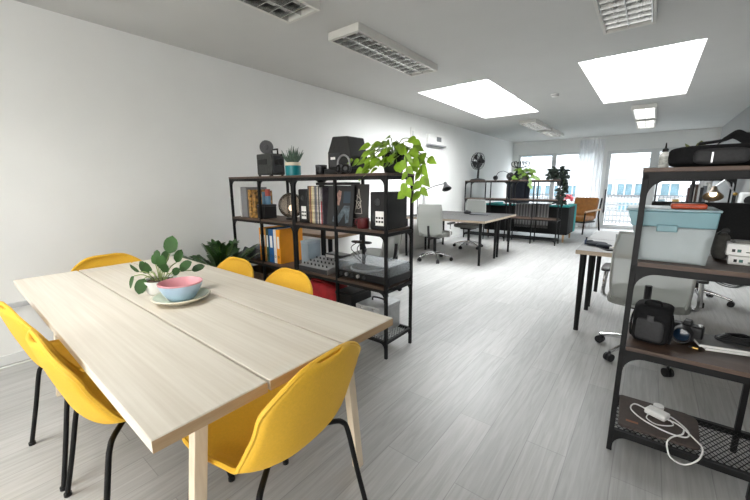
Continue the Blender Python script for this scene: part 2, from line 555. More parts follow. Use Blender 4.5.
for (x, y, lab) in ((-2.14, 2.98, 'louvred strip light on the ceiling before the left skylight'),
                    (-.28, 3.0, 'louvred strip light before the right skylight, cut by the picture top'),
                    (-2.14, 8.45, 'louvred strip light just beyond the left skylight'),
                    (-2.14, 9.95, 'louvred strip light nearest the far window, behind another strip light'),
                    (-.24, 8.2, 'louvred strip light just beyond the right skylight'),
                    (-.24, 9.7, 'louvred strip light nearest the glass doors')):
    dup(cl, (x, y, H), 0, lab)
sd = thing('smoke_detector', 'small round white smoke detector on the ceiling between the two skylights', 'smoke detector', (-1.25, 5.85, H))
MB().lathe([(0, -.04), (.03, -.04), (.045, -.03), (.055, -.012), (.055, 0), (0, 0)]).build('detector_body', M_white, sd)
MB().lathe([(.046, -.026), (.05, -.026), (.05, -.02), (.046, -.02)]).build('vent_ring', M_darkgrey, sd)
# control box on the left wall
th = thing('wall_mounted_control', 'white wall control unit with a small grey display on the left wall', 'control panel', (XL, 6.62, 2.16))
MB().box(0, .06, -.33, .33, -.09, .10).build('case', M_white, th, bevel=.008)
MB().box(.06, .064, .0, .19, -.02, .07).build('display', mat('grey display', (0.16, 0.17, 0.18), 0.3), th, smooth=False)
MB().box(0, .10, -.33, .36, -.115, -.09).build('bottom_ledge', mat('grey ledge', (0.25, 0.26, 0.27), 0.5), th, bevel=.004)
sw = thing('wall_switch', 'small white switch plate on the left wall beside the control unit', 'switch', (XL, 5.78, 2.22))
MB().box(0, .012, -.07, .07, -.1, .1).build('plate', M_white, sw, bevel=.003)
MB().box(.012, .018, -.03, .03, -.04, .04).build('rocker', M_frame, sw, bevel=.002)

# ------------------------------------------------------------------ dining table
TA = -.0118
tb = thing('dining_table', 'large pale ash dining table of three wide planks in the foreground', 'table', (-.8146, .2274, 0), TA)
TL, TW, TH, TT = 2.155, .9185, .74, .034
gap = .008
pw = (TW - 2 * gap) / 3
for i in range(3):
    y0 = i * (pw + gap)
    plk = MB().box(-TL, 0, y0, y0 + pw, TH - TT, TH).build('tabletop_plank', wood('pale ash plank %d' % i, (0.60, 0.54, 0.45), (0.76, 0.715, 0.63), (0.8, 11, 11), 0.42, (0.3, 0.62), 0.35, (3.1 * i, 1.7 * i, 0)), tb, bevel=.003)
    MB().box(.0002, .0022, y0 + .001, y0 + pw - .001, TH - TT + .001, TH - .003).build('edge_band', wood('tan edge band', (0.42, 0.28, 0.15), (0.58, 0.42, 0.26), (14, 3, 30)), plk, smooth=False, label='tan end edge')
for (lx, ly, sx) in ((-.135, .135, -1), (-.135, TW - .13, 1), (-TL + .17, .135, -1), (-TL + .17, TW - .13, 1)):
    m = MB()
    m.tbox((lx - .018, lx + .018, ly + sx * .045 - .02, ly + sx * .045 + .02), (lx - .018, lx + .018, ly - sx * .03 - .02, ly - sx * .03 + .02), 0, TH - TT)
    m.build('leg', M_ashleg, tb, bevel=.003)
for lx in (-.135, -TL + .17):
    MB().box(lx - .02, lx + .02, .06, TW - .06, TH - TT - .06, TH - TT - .001).build('cross_rail', M_ashleg, tb, bevel=.002)

# ------------------------------------------------------------------ yellow chairs
PROF = [(.235, .440), (.215, .457), (.16, .463), (.06, .453), (-.04, .443), (-.11, .446), (-.165, .468), (-.20, .515), (-.222, .58), (-.243, .65), (-.262, .725), (-.278, .794)]
PS = smooth_pts([(0, a, b) for a, b in PROF], 6)
cum = [0]
for a, b in zip(PS, PS[1:]):
    cum.append(cum[-1] + (b - a).length)
LEN = cum[-1]

def prof_at(d):
    for i in range(len(cum) - 1):
        if cum[i + 1] >= d - 1e-9:
            t = (d - cum[i]) / (cum[i + 1] - cum[i])
            p = PS[i].lerp(PS[i + 1], t)
            tg = (PS[min(i + 2, len(PS) - 1)] - PS[max(i - 1, 0)]).normalized()
            return p, tg
    return PS[-1], (PS[-1] - PS[-2]).normalized()

def lerp_tab(tab, x):
    for (a, va), (b, vb) in zip(tab, tab[1:]):
        if x <= b:
            t = (x - a) / (b - a); t = t * t * (3 - 2 * t)
            return va + (vb - va) * t
    return tab[-1][1]

def shell_pt(d, s):
    p, tg = prof_at(d)
    n = Vector((0, tg.z, -tg.y))          # faces up on the seat, forward on the back
    if n.z < 0 and n.y < 0:
        n = -n
    w = lerp_tab([(0, .218), (.15, .232), (.42, .236), (.65, .218), (LEN, .184)], d)
    for dd, r in ((d, .085), (LEN - d, .12)):
        if dd < r:
            w = w - r + math.sqrt(max(0, r * r - (r - dd) ** 2))
    c = lerp_tab([(0, .0), (.12, .014), (.34, .06), (.46, .065), (.62, .045), (LEN, .018)], d)
    return p + Vector((w * s, 0, 0)) + n * (c * abs(s) ** 2.6)

def make_chair(label):
    t = thing('dining_chair', label, 'chair', (0, 0, 0), 0, 'yellow shell chairs at the dining table')
    ds = []
    N = 46
    for i in range(N + 1):
        u = i / N
        ds.append(LEN * (0.5 - 0.5 * math.cos(PI * u)) * .6 + LEN * u * .4)
    ss = [-1 + 2 * j / 16 for j in range(17)]
    m = MB()
    V = [[m.v(shell_pt(d, s)) for s in ss] for d in ds]
    for i in range(N):
        for j in range(16):
            m.f([V[i][j], V[i + 1][j], V[i + 1][j + 1], V[i][j + 1]])
    m.build('seat_shell', M_yellow, t, solid=.014)
    rim = [shell_pt(d, -1) for d in ds] + [shell_pt(d, 1) for d in reversed(ds)]
    cl_ = []
    for p in rim:
        if not cl_ or (p - cl_[-1]).length > .006:
            cl_.append(p)
    MB().tube(cl_, .0085, 6, closed=True).build('piping', M_yellow, t)
    MB().box(-.10, .10, -.09, .11, .414, .436).build('seat_bracket', M_black, t, bevel=.004)
    for sx in (-1, 1):
        for sy in (-1, 1):
            fy = -.235 if sy < 0 else .235
            pts = smooth_pts([(sx * .09, sy * .08, .422), (sx * .165, sy * .135, .420), (sx * .195, sy * .155, .405), (sx * .208, sy * .168, .365), (sx * .222, sy * .198, .20), (sx * .24, fy, .012)], 4)
            lg = MB().tube(pts, .0098, 10).build('leg', M_black, t)
            MB().cyl((sx * .24, fy, 0), (sx * .24, fy, .014), .014).build('foot_cap', M_blackp, lg)
    return t
ch = make_chair('yellow shell chair at the near short end of the table, back towards the camera')
ch.location = (-.965, .645, 0); ch.rotation_euler = (0, 0, R(95))
for (x, y, rz, lab) in ((-1.575, .42, R(0), "yellow shell chair on the table's left long side, nearest the camera"),
                        (-2.125, .40, R(4), "yellow shell chair on the table's left long side, farther from the camera"),
                        (-2.81, .745, R(-90), 'yellow shell chair at the far short end of the table by the wall'),
                        (-2.17, 1.0, R(181), 'yellow chair top showing past the table, in front of the leafy floor plant'),
                        (-1.62, 1.01, R(178), 'yellow chair top showing past the table, in front of the orange binders')):
    dup(ch, (x, y, 0), rz, lab)

# ------------------------------------------------------------------ metal shelving units
def make_shelf(label, zl2=.934, zl4=.118, zl1=1.340, h=.03, rg=.075):
    t = thing('shelving_unit', label, 'shelf', (0, 0, 0), 0, 'black steel shelving units')
    P = .011
    for x in (-.4875, 0, .4875):
        for y in (-.1675, .1675):
            MB().box(x - P, x + P, y - P, y + P, 0, zl1 - .005).build('post', M_black, t, smooth=False, bevel=.002)
    for zt in (zl1, zl2, .534, zl4):
        m = MB()
        m.box(-.4985, .4985, -.1785, -.1565, zt - h, zt); m.box(-.4985, .4985, .1565, .1785, zt - h, zt)
        m.box(-.4985, -.4765, -.1565, .1565, zt - h, zt); m.box(.4765, .4985, -.1565, .1565, zt - h, zt)
        r = rg if zt > .2 else rg * .75
        for sx in (-1, 1):
            for sy in (-1, 1):
                x0, y0 = sx * .4765, sy * .1675
                z0 = zt - h
                # concave gusset between the rail and the post
                pts = [(x0, z0), (x0, z0 - r)] + [(x0 - sx * r * (1 - math.cos(a)), z0 - r * (1 - math.sin(a))) for a in [PI / 2 * k / 7 for k in range(1, 7)]] + [(x0 - sx * r, z0)]
                m.prism(pts, 'y', y0 - .011, y0 + .011)
        m.build('shelf_frame', M_black, t, smooth=False, merge=False)
    MB().box(-.5, .5, -.18, .18, zl1 + .0005, zl1 + .018).build('top_board', M_rustic, t, smooth=False, bevel=.002)
    for zt in (zl2 + .0005, .5345):
        m = MB()
        # board notched around the middle posts
        m.box(-.475, .475, -.155, .155, zt, zt + .018)
        for (a, b) in ((-.475, -.0115), (.0115, .475)):
            m.box(a, b, -.178, -.155, zt, zt + .018); m.box(a, b, .155, .178, zt, zt + .018)
        m.build('shelf_board', M_rustic, t, smooth=False, merge=False)
    m = MB()
    for sgn in (-1, 1):
        k = 0
        x = -.80
        while x < .80:
            # bars at 60 degrees clipped to the shelf
            x0, y0, x1, y1 = x, -.157, x + sgn * .19, .157
            def clip(xa, ya, xb, yb):
                t0, t1 = 0, 1
                dx = xb - xa
                for lim, sg in ((-.476, 1), (.476, -1)):
                    fa = sg * (xa - lim); fb = sg * (xb - lim)
                    if fa < 0 and fb < 0: return None
                    if fa < 0: t0 = max(t0, fa / (fa - fb))
                    if fb < 0: t1 = min(t1, fa / (fa - fb))
                if t0 >= t1: return None
                return (xa + dx * t0, ya + (yb - ya) * t0, xa + dx * t1, ya + (yb - ya) * t1)
            c = clip(x0, y0, x1, y1)
            if c:
                m.tube([(c[0], c[1], zl4 - .008), (c[2], c[3], zl4 - .008)], .0022, 4)
            x += .022
    m.build('mesh_shelf', M_black, t, smooth=False, merge=False)
    return t
SB = make_shelf('black shelving unit left of the aisle, its end facing the aisle, trailing plant on top', .952, .14, 1.354, .023, .052)
SB.location = (-1.9205, 2.1255, 0)
SBY = 2.1255
dup(SB, (-2.9215, 2.1255, 0), 0, 'black shelving unit nearest the left wall, holding the orange binders')
RS = (.4615, 2.0825)
SR = make_shelf('black shelving unit at the right picture edge with a dark bag on top')
SR.location = (RS[0], RS[1], 0); SR.rotation_euler = (0, 0, R(1.1))
dup(SR, (-2.99, 8.115, 0), 0, 'far black shelving unit carrying the desk fan')
dup(SR, (-1.945, 8.115, 0), 0, 'far black shelving unit in front of the sofa blanket')
dup(SR, (.56, 8.115, 0), 0, 'far black shelving unit by the right wall, behind the lit desk lamp')
TOP, L2, L3, L4 = 1.373, .9715, .5535, .141

# ------------------------------------------------------------------ things on the table
pl = thing('plate', 'cream plate with green shading painted inside, under the pink bowl', 'plate', (-1.752, .702, TH))
pl.scale = (.95, .95, 1.15)
MB().lathe([(0, .0), (.075, .0), (.09, .004), (.132, .022), (.137, .026), (.134, .029), (.128, .0275), (.09, .0115), (.072, .008), (0, .008)], n=48).build('plate_rim', mat('cream glaze', (0.80, 0.76, 0.62), 0.25), pl)
MB().lathe([(0, .0085), (.072, .0085), (.09, .0122), (.126, .0275)], n=48).build('inner_shading', mat('pale green painted shading', (0.62, 0.68, 0.54), 0.2), pl, label='pale green shading painted on the inner surface')  # green tone paints the shading inside the cream plate
bw = thing('bowl', 'small bowl, pale blue outside and pink inside, on the cream plate', 'bowl', (-1.752, .702, TH + .0105))
bw.scale = (.94, .94, .97)
MB().lathe([(0, 0), (.052, 0), (.06, .004), (.083, .035), (.098, .066), (.103, .083)], n=48).build('bowl_body', mat('pale blue glaze', (0.42, 0.56, 0.72), 0.3), bw, label='pale blue outside')
MB().lathe([(.103, .083), (.1045, .0895), (.100, .0905), (.095, .084), (.080, .04), (.058, .012), (0, .009)], n=48).build('bowl_lining', mat('pink glaze', (0.74, 0.36, 0.40), 0.25), bw, label='pink inside and rim')
pp = thing('potted_plant', 'round leaved green plant in a small white pot on the dining table', 'plant', (-1.99, .70, TH))
MB().lathe([(0, 0), (.058, 0), (.064, .006), (.078, .062), (.079, .072), (.073, .072), (.068, .05), (0, .05)], n=36).build('pot', mat('white glazed pot', (0.74, 0.75, 0.73), 0.25), pp)
MB().lathe([(0, .064), (.04, .066), (.07, .062)], n=24).build('soil', M_soil, pp)
m_leafd = mat('dark green leaf', (0.025, 0.075, 0.015), 0.5, 0, 0.4, 12, spec=0.25)
fol = MB(); stm = MB()
# (tip offset x,y,z, length of leaf, normal)
U_ = Vector((.79, .61, 0)); V_ = Vector((-.61, .79, 0))      # image right / away from the camera
LV = [(.075, .0, .175, .095, (.2, -.6, .4)), (.095, .02, .115, .075, (.1, -.5, .7)), (-.07, .0, .06, .08, (-.5, -.6, .4)), (-.05, -.07, .0, .085, (.1, -.8, .3)),
      (-.135, -.02, .005, .075, (-.6, -.7, .2)), (.035, -.03, .09, .085, (0, -.9, .4)), (.13, .0, .07, .08, (.2, -.6, .6)), (-.03, .02, .10, .06, (-.3, -.5, .6)),
      (-.10, -.03, .065, .06, (-.7, -.5, .3)), (.02, .03, .11, .07, (0, -.3, .8)), (.06, -.05, .07, .06, (.3, -.8, .3)), (.17, .05, .05, .07, (.3, -.4, .7)), (-.02, -.05, .075, .06, (-.2, -.7, .5)),
      (.0, .0, .13, .05, (0, -.8, .4)), (.10, -.03, .05, .055, (.4, -.7, .4)), (.255, .10, .035, .055, (.2, -.8, .3))]
for (u, w, z, L_, nn) in LV:
    tip = U_ * u + V_ * w + Vector((0, 0, .065 + z))
    base = U_ * (u * .2) + V_ * (w * .2) + Vector((0, 0, .06))
    if u > .2:
        continue
    d = (tip - base); d.normalize()
    if z < .02: d = Vector((d.x * .5, d.y * .5, -.9)).normalized()
    elif z > .1: d = (d + Vector((0, 0, .5))).normalized()
    st = tip - d * (L_ * .35)
    n_ = U_ * nn[0] + V_ * nn[1] + Vector((0, 0, nn[2]))
    stm.tube(smooth_pts([base, base.lerp(st, .5) + Vector((0, 0, .02)), st], 4), .0028, 5)
    fol.leaf(st, d, n_, L_, L_ * .72, 'round', .12, .12)
stm.build('stems', mat('pale green stem', (0.22, 0.28, 0.10), 0.5), pp)
fol.build('foliage', m_leafd, pp)

# ------------------------------------------------------------------ plants helpers
m_pothos = mat('bright green leaf', (0.20, 0.345, 0.02), 0.4, 0, 0.5, 9)
m_stem = mat('green stem', (0.12, 0.2, 0.04), 0.5)
m_zz = mat('deep green glossy leaf', (0.035, 0.095, 0.025), 0.3, 0, 0.4, 14)

def plant_from(t, stems, leaves, kind, ml, ms=None, r=.003, droop=.25):
    m = MB()
    for s_ in stems:
        m.tube(smooth_pts(s_, 5), r, 5)
    m.build('stems', ms or m_stem, t)
    m = MB()
    for (p, d, n, L_, W_) in leaves:
        m.leaf(p, d, n, L_, W_, kind, droop)
    m.build('foliage', ml, t)

# trailing plant on the aisle end of the shelf
po = thing('trailing_plant', 'bright green trailing plant at the aisle end of the left shelving', 'plant', (-1.47, 2.10, TOP))
MB().lathe([(0, 0), (.062, 0), (.068, .01), (.085, .12), (.086, .135), (.078, .135), (.072, .11), (0, .11)]).build('pot', M_blackp, po)
MB().lathe([(0, .125), (.05, .127), (.076, .12)], n=20).build('soil', M_soil, po)
rp = random.Random(3)
st, lv = [], []
cx = Vector((0, 0, .12))
def addleaf(p, d, n, L_, k=.72):
    lv.append((Vector(p), Vector(d), Vector(n), L_, L_ * k))
for (x, y, z, L_) in ((-.28, -.05, .10, .10), (-.22, -.08, .03, .115), (-.25, 0, .155, .10), (-.17, -.05, .20, .12), (-.12, -.09, .12, .12), (-.10, -.02, .215, .11), (-.04, -.09, .20, .10),
                      (-.05, -.11, .10, .13), (.02, -.08, .235, .11), (.02, -.12, .14, .12), (.09, -.06, .19, .11), (.15, -.03, .225, .10), (.10, -.10, .10, .13), (.18, -.06, .15, .11), (.24, -.02, .12, .10),
                      (.28, .0, .09, .09), (-.20, .05, .17, .1), (0, .05, .22, .11), (.14, .05, .2, .1), (-.14, -.11, .05, .11), (.05, -.14, .05, .11), (.2, -.09, .08, .11),
                      (-.06, -.12, .15, .11), (.0, -.13, .09, .11), (.07, -.12, .12, .12), (-.02, -.11, .18, .10), (.11, -.12, .06, .10), (-.10, -.12, .08, .10), (.04, -.10, .17, .11), (.13, -.09, .16, .10), (-.15, -.08, .16, .10), (-.18, -.09, .09, .10)):
    p = Vector((x, y, z))
    out = Vector((x, y - .05, 0)); out.normalize()
    d = Vector((out.x * .6 + rp.uniform(-.3, .3), out.y * .6 + rp.uniform(-.2, .2), rp.uniform(-.55, -.05)))
    n_ = Vector((rp.uniform(-.5, .4), -.9, rp.uniform(.3, .9)))
    addleaf(p, d, n_, L_ * .86)
    addleaf(p + Vector((rp.uniform(-.04, .04), rp.uniform(-.03, .02), rp.uniform(-.05, .01))), Vector((d.x + rp.uniform(-.8, .8), d.y, d.z)), n_, L_ * .7)
    st.append([cx, cx.lerp(p, .5) + Vector((0, 0, .05)), p])
# vines hanging over the shelf end
for vine in ([(.05, -.05, .14), (.16, -.11, .12), (.21, -.15, .03), (.22, -.16, -.06), (.20, -.16, -.13)],
             [(.05, 0, .14), (.2, -.02, .11), (.26, -.06, .04), (.28, -.08, -.05), (.28, -.09, -.13)]):
    pts = smooth_pts(vine, 5)
    st.append(vine)
    for i, p in enumerate(pts):
        if i > 5 and i % 2 == 0:
            sgn = 1 if (i // 2) % 2 else -1
            d = Vector((sgn * .6 + rp.uniform(-.2, .2), rp.uniform(-.5, .1), -.6))
            addleaf(p, d, (rp.uniform(-.4, .5), -.9, rp.uniform(.1, .6)), rp.uniform(.07, .095))
plant_from(po, st, lv, 'heart', m_pothos, droop=.2)

# floor plant behind the dining table
zz = thing('floor_plant', 'dark leafy plant in a pot on the floor between table and left shelving', 'plant', (-3.16, 1.66, 0))
MB().lathe([(0, 0), (.12, 0), (.13, .02), (.16, .28), (.162, .3), (.15, .3), (.14, .26), (0, .26)]).build('pot', mat('grey planter', (0.2, 0.2, 0.2), 0.6), zz)
MB().lathe([(0, .28), (.1, .285), (.148, .27)], n=20).build('soil', M_soil, zz)
st, lv = [], []
rz_ = random.Random(11)
for i in range(28):
    a = 2 * PI * i / 28 + rz_.uniform(-.2, .2)
    reach = rz_.uniform(.12, .40); ht = rz_.uniform(.58, .80) - reach * .25
    if i % 4 == 0: reach, ht = .4, .62
    if a < 2.2 or a > 5.4:
        reach *= .75
    p0 = Vector((.05 * math.cos(a), .05 * math.sin(a), .28))
    p1 = Vector((reach * .45 * math.cos(a), reach * .45 * math.sin(a), .28 + (ht - .28) * .65))
    p2 = Vector((reach * math.cos(a), reach * math.sin(a), ht))
    pts = smooth_pts([p0, p1, p2], 7)
    st.append([p0, p1, p2])
    sd_ = Vector((-math.sin(a), math.cos(a), 0))
    for k in range(4, len(pts)):
        for sg in (-1, 1):
            dd = (pts[k] - pts[k - 1]).normalized()
            lv.append((pts[k], sd_ * sg * .8 + dd * .7 + Vector((0, 0, .15)), Vector((0, 0, 1)) + Vector((math.cos(a), math.sin(a), 0)) * -.3, .08, .038))
    lv.append((pts[-1], (pts[-1] - pts[-2]), (0, 0, 1), .08, .038))
plant_from(zz, st, lv, 'oval', m_zz, r=.005, droop=.15)

# ------------------------------------------------------------------ top of the left shelving
pj = thing('film_projector', 'old grey film projector with a reel on top of the left shelving', 'projector', (-2.915, 2.11, TOP))
m_pj = mat('grey hammered metal', (0.055, 0.058, 0.055), 0.5, 0.3, 0.2, 40, 0.2)
MB().box(-.13, .10, -.075, .08, .015, .21).build('body', m_pj, pj, bevel=.008)
m = MB()
for x in (-.11, .08):
    for y in (-.06, .06):
        m.cyl((x, y, 0), (x, y, .018), .012)
m.build('feet', M_blackp, pj)
MB().box(-.105, .035, -.079, -.074, .11, .16).build('front_panel', M_blackp, pj, bevel=.002)
rm = MB()
rm.M = Matrix.Translation((-.035, -.02, .275)) @ Euler((R(90), 0, R(32))).to_matrix().to_4x4()
rm.lathe([(0, -.014), (.03, -.012), (.064, -.012), (.064, -.009), (.034, -.008), (.034, .008), (.064, .009), (.064, .012), (.05, .013), (.024, .012), (.02, .018), (0, .018)], n=30)
rm.build('reel', M_darkgrey, pj)
MB().tube(smooth_pts([(-.06, 0, .205), (-.05, -.01, .25), (-.035, -.02, .275)], 4), .012, 8).build('reel_arm', M_alu, pj)
MB().tube([(.02, 0, .208), (.02, 0, .25), (.105, 0, .25), (.105, 0, .20)], .009, 8).build('handle', M_blackp, pj)
m = MB(); m.cyl((.10, -.02, .13), (.175, -.02, .13), .03); m.build('lens', M_blackp, pj)
MB().box(.10, .118, -.06, .06, .03, .19).build('side_plate', M_darkgrey, pj, bevel=.003)
MB().ball((.16, 0, .195), .012).build('knob', M_blackp, pj)
tp = thing('potted_succulent', 'spiky grey green succulent in a teal pot on the left shelving', 'plant', (-2.595, 2.11, TOP))
tp.scale = (.82, .82, .95)
MB().lathe([(0, 0), (.082, 0), (.086, .004), (.086, .096)], n=32).build('pot', mat('teal glaze', (0.0, 0.20, 0.23), 0.35), tp, label='teal lower part of the pot')
MB().lathe([(.086, .096), (.087, .125), (.080, .126), (.076, .10), (0, .10)], n=32).build('pot_rim', mat('cream pot rim', (0.72, 0.64, 0.50), 0.5), tp, label='cream upper rim of the pot')
m = MB()
rs = random.Random(5)
for i in range(46):
    a = rs.uniform(0, 2 * PI); tlt = rs.uniform(.12, .85)
    d = Vector((math.cos(a) * math.sin(tlt), math.sin(a) * math.sin(tlt), math.cos(tlt)))
    b0 = Vector((.03 * math.cos(a) * tlt, .03 * math.sin(a) * tlt, .105))
    L_ = rs.uniform(.12, .17)
    m.tube([b0, b0 + d * L_ * .5 + Vector((0, 0, -.004)), b0 + d * L_ + Vector((0, 0, .012))], [.0095, .008, .0012], 5)
m.build('spiky_leaves', mat('grey green succulent', (0.085, 0.14, 0.10), 0.5, 0, 0.4, 30), tp)
sb = thing('small_camera', 'tiny black device behind the projector beside the teal pot', 'device', (-2.73, 2.19, TOP))
MB().box(-.03, .03, -.02, .02, 0, .055).build('body', M_blackp, sb, bevel=.005)
MB().cyl((0, -.02, .028), (0, -.035, .028), .015).build('lens', M_darkgrey, sb)
bc = thing('black_tin', 'small black tin standing alone on top of the left shelving', 'tin', (-2.215, 2.1, TOP))
MB().lathe([(0, 0), (.046, 0), (.048, .003), (.048, .066), (0, .066)]).build('tin_body', M_blackp, bc)
MB().lathe([(.0485, .062), (.0495, .062), (.0495, .08), (.047, .083), (0, .083)]).build('lid', M_darkgrey, bc)
hv = thing('film_viewer', 'black hooded film viewer box on top of the left shelving', 'viewer', (-1.95, 2.13, TOP))
hv.scale = (.80, 1, .97)
MB().prism([(-.155, .045), (-.155, .175), (-.085, .30), (.115, .293), (.158, .14), (.158, .045)], 'y', -.09, .11).build('hood', mat('black crackle paint', (0.010, 0.010, 0.010), 0.55, 0, 0.25, 60, 0.2), hv, smooth=False, bevel=.01)
MB().box(-.175, .165, -.12, .11, 0, .045).build('base', M_blackp, hv, bevel=.006)
MB().box(-.125, .02, -.0945, -.089, .06, .17).build('screen', M_darkgrey, hv, bevel=.002)
MB().box(-.105, -.045, -.098, -.0945, .118, .138).build('name_plate', M_label, hv, smooth=False)
hp = thing('headphones', 'grey headphones leaning on the black film viewer', 'headphones', (-1.85, 1.985, TOP))
hp.scale = (.85, .85, .88)
m = MB(); m.tube(arc((0, .0, .085), .072, R(-60), R(240), 20), .0085, 8); m.build('headband', mat('grey headband', (0.25, 0.25, 0.255), 0.35, 0.6), hp)
for sx, a in ((-1, 0), (1, 0)):
    m = MB(); m.M = Matrix.Translation((sx * .045, -.005, .042)) @ Euler((R(80), 0, R(sx * 20))).to_matrix().to_4x4()
    m.lathe([(0, -.018), (.036, -.018), (.042, -.008), (.042, .008), (.034, .018), (0, .018)])
    e = m.build('ear_cup', M_darkgrey, hp)
    m = MB(); m.M = Matrix.Translation((sx * .045, -.024, .044)) @ Euler((R(80), 0, R(sx * 20))).to_matrix().to_4x4()
    m.lathe([(.018, -.004), (.034, -.004), (.036, .002), (.034, .006), (.018, .006)]); m.build('cushion', M_blacksoft, e)

# ------------------------------------------------------------------ middle shelf, left unit
def bookmesh(w, d, h):
    cov = MB()
    cov.box(0, .003, 0, d, 0, h); cov.box(w - .003, w, 0, d, 0, h); cov.box(.003, w - .003, 0, .003, 0, h)
    pg = MB().box(.0035, w - .0035, .0035, d - .004, .004, h - .004)
    return cov, pg

def book(name, label, cat, loc, w, d, h, m, group=None, rx=0, ry=0, rz=0):
    t = thing(name, label, cat, loc, rz, group)
    t.rotation_euler = (rx, ry, rz)
    c, p = bookmesh(w, d, h)
    c.build('cover', m, t, smooth=False, merge=False)
    p.build('pages', M_paper, t, smooth=False)
    return t
m_gold = mat('gold patterned cover', (0.36, 0.20, 0.06), 0.5, 0, 0.9, 45)
book('box_file', 'grey box file standing leftmost on the middle shelf by the wall', 'file', (-3.29, 1.99, L2), .10, .24, .30, mat('grey linen board', (0.22, 0.22, 0.23), 0.8))
book('book', 'gold patterned book between grey box file and black box', 'book', (-3.165, 1.99, L2), .042, .20, .275, m_gold)
book('book', 'yellow ochre book beside the gold patterned book', 'book', (-3.118, 2.0, L2), .06, .2, .265, mat('ochre cover', (0.30, 0.16, 0.04), 0.5, 0, 0.9, 30))
book('card_folder', 'thin white card folder at the wall end of the middle shelf', 'folder', (-3.315, 1.985, L2), .014, .22, .295, M_paper)
bx = thing('black_box', 'small black box on the middle shelf next to the glass globe', 'box', (-2.965, 2.03, L2))
MB().box(-.045, .075, -.05, .09, 0, .115).build('body', M_blackp, bx, bevel=.004)
MB().box(-.047, .077, -.052, .092, .115, .135).build('lid', M_darkgrey, bx, bevel=.004)
for (dx, h_, c, lab) in ((-.01, .12, (0.10, 0.2, 0.30), 'blue tin standing on the small black box'), (.045, .145, (0.35, 0.06, 0.04), 'red and blue tin on the small black box beside the globe')):
    tn = thing('tin', lab, 'tin', (-2.965 + dx, 2.05, L2 + .136), 0, 'tins on the black box')
    MB().lathe([(0, 0), (.024, 0), (.025, .002), (.025, h_ * .55), (0, h_ * .55)], n=20).build('tin_body', mat('blue tin paint', (0.10, 0.22, 0.34), 0.4), tn)
    MB().lathe([(0, h_ * .55), (.025, h_ * .55), (.025, h_), (0, h_)], n=20).build('lid', mat('tin lid %.2f' % dx, c, 0.4), tn)
pc = thing('pen_cup', 'little black pen pot at the wall end of the middle shelf', 'cup', (-3.375, 2.06, L2))
MB().lathe([(0, 0), (.026, 0), (.027, .06), (.024, .06), (.022, .01), (0, .01)], n=20).build('pot', M_blackp, pc)
MB().cyl((.005, 0, .012), (.014, .0, .165), .004, n=8).build('pen', M_darkgrey, pc)
gl = thing('globe_lamp', 'round smoky glass globe lamp on the middle shelf', 'lamp', (-2.655, 2.115, L2))
MB().ball((0, 0, .132), .118, n=36, m=24).build('globe', clear('smoky glass', (0.70, 0.64, 0.58), 0.25, 0.03, 0.30, (0.40, 0.36, 0.32)), gl)
MB().lathe([(0, 0), (.055, 0), (.058, .012), (.045, .02), (.02, .03), (0, .03)]).build('base', M_blackp, gl)
b_ = MB().ball((0, 0, .105), .024, (1, 1, 1.25)).build('bulb', emis('warm lit filament bulb', (1.0, 0.82, 0.6), 2.0), gl)
MB().cyl((0, 0, .03), (0, 0, .08), .014).build('socket', M_chrome, gl)

def speaker(label, loc, w, d, h, rz=0):
    t = thing('speaker', label, 'speaker', loc, rz, 'black speakers on the middle shelf')
    MB().box(-w / 2, w / 2, -d / 2, d / 2, 0, h).build('cabinet', mat('black satin cabinet', (0.008, 0.008, 0.009), 0.25), t, bevel=.006)
    MB().box(-w / 2 + .004, w / 2 - .004, -d / 2 - .006, -d / 2, .004, h - .004).build('baffle', M_blackp, t, bevel=.003)
    for z, r in ((h * .74, w * .18), (h * .34, w * .34)):
        m = MB(); m.M = Matrix.Translation((-.0, -d / 2 - .006, z)) @ Euler((R(90), 0, 0)).to_matrix().to_4x4()
        m.lathe([(0, .002), (r * .35, .004), (r * .8, -.001 + .002), (r * .9, .005), (r, .005), (r, 0)], n=28)
        c_ = m.build('driver_cone', M_darkgrey, t)
    lb = MB().box(-.002 - w * .1, w / 2 - .012, -d / 2 - .0125, -d / 2 - .0115, h * .12, h * .50).build('label', M_label, t, smooth=False, label='white paper label with black marks')
    m = MB()
    x0, x1 = -.002 - w * .1, w / 2 - .012
    for zz_, n_ in ((h * .20, 3), (h * .30, 3)):
        for k in range(n_):
            a = x0 + (x1 - x0) * (k + .15) / n_
            m.box(a, a + (x1 - x0) / n_ * .7, -d / 2 - .0132, -d / 2 - .0126, zz_, zz_ + h * .05)
    m.build('printed_marks', M_ink, lb, smooth=False, merge=False)
    return t
speaker('black speaker with white label between globe lamp and vinyl records', (-2.335, 2.11, L2), .115, .24, .285)
speaker('glossy black speaker with white label at the aisle end of the middle shelf', (-1.515, 2.11, L2), .14, .27, .27)
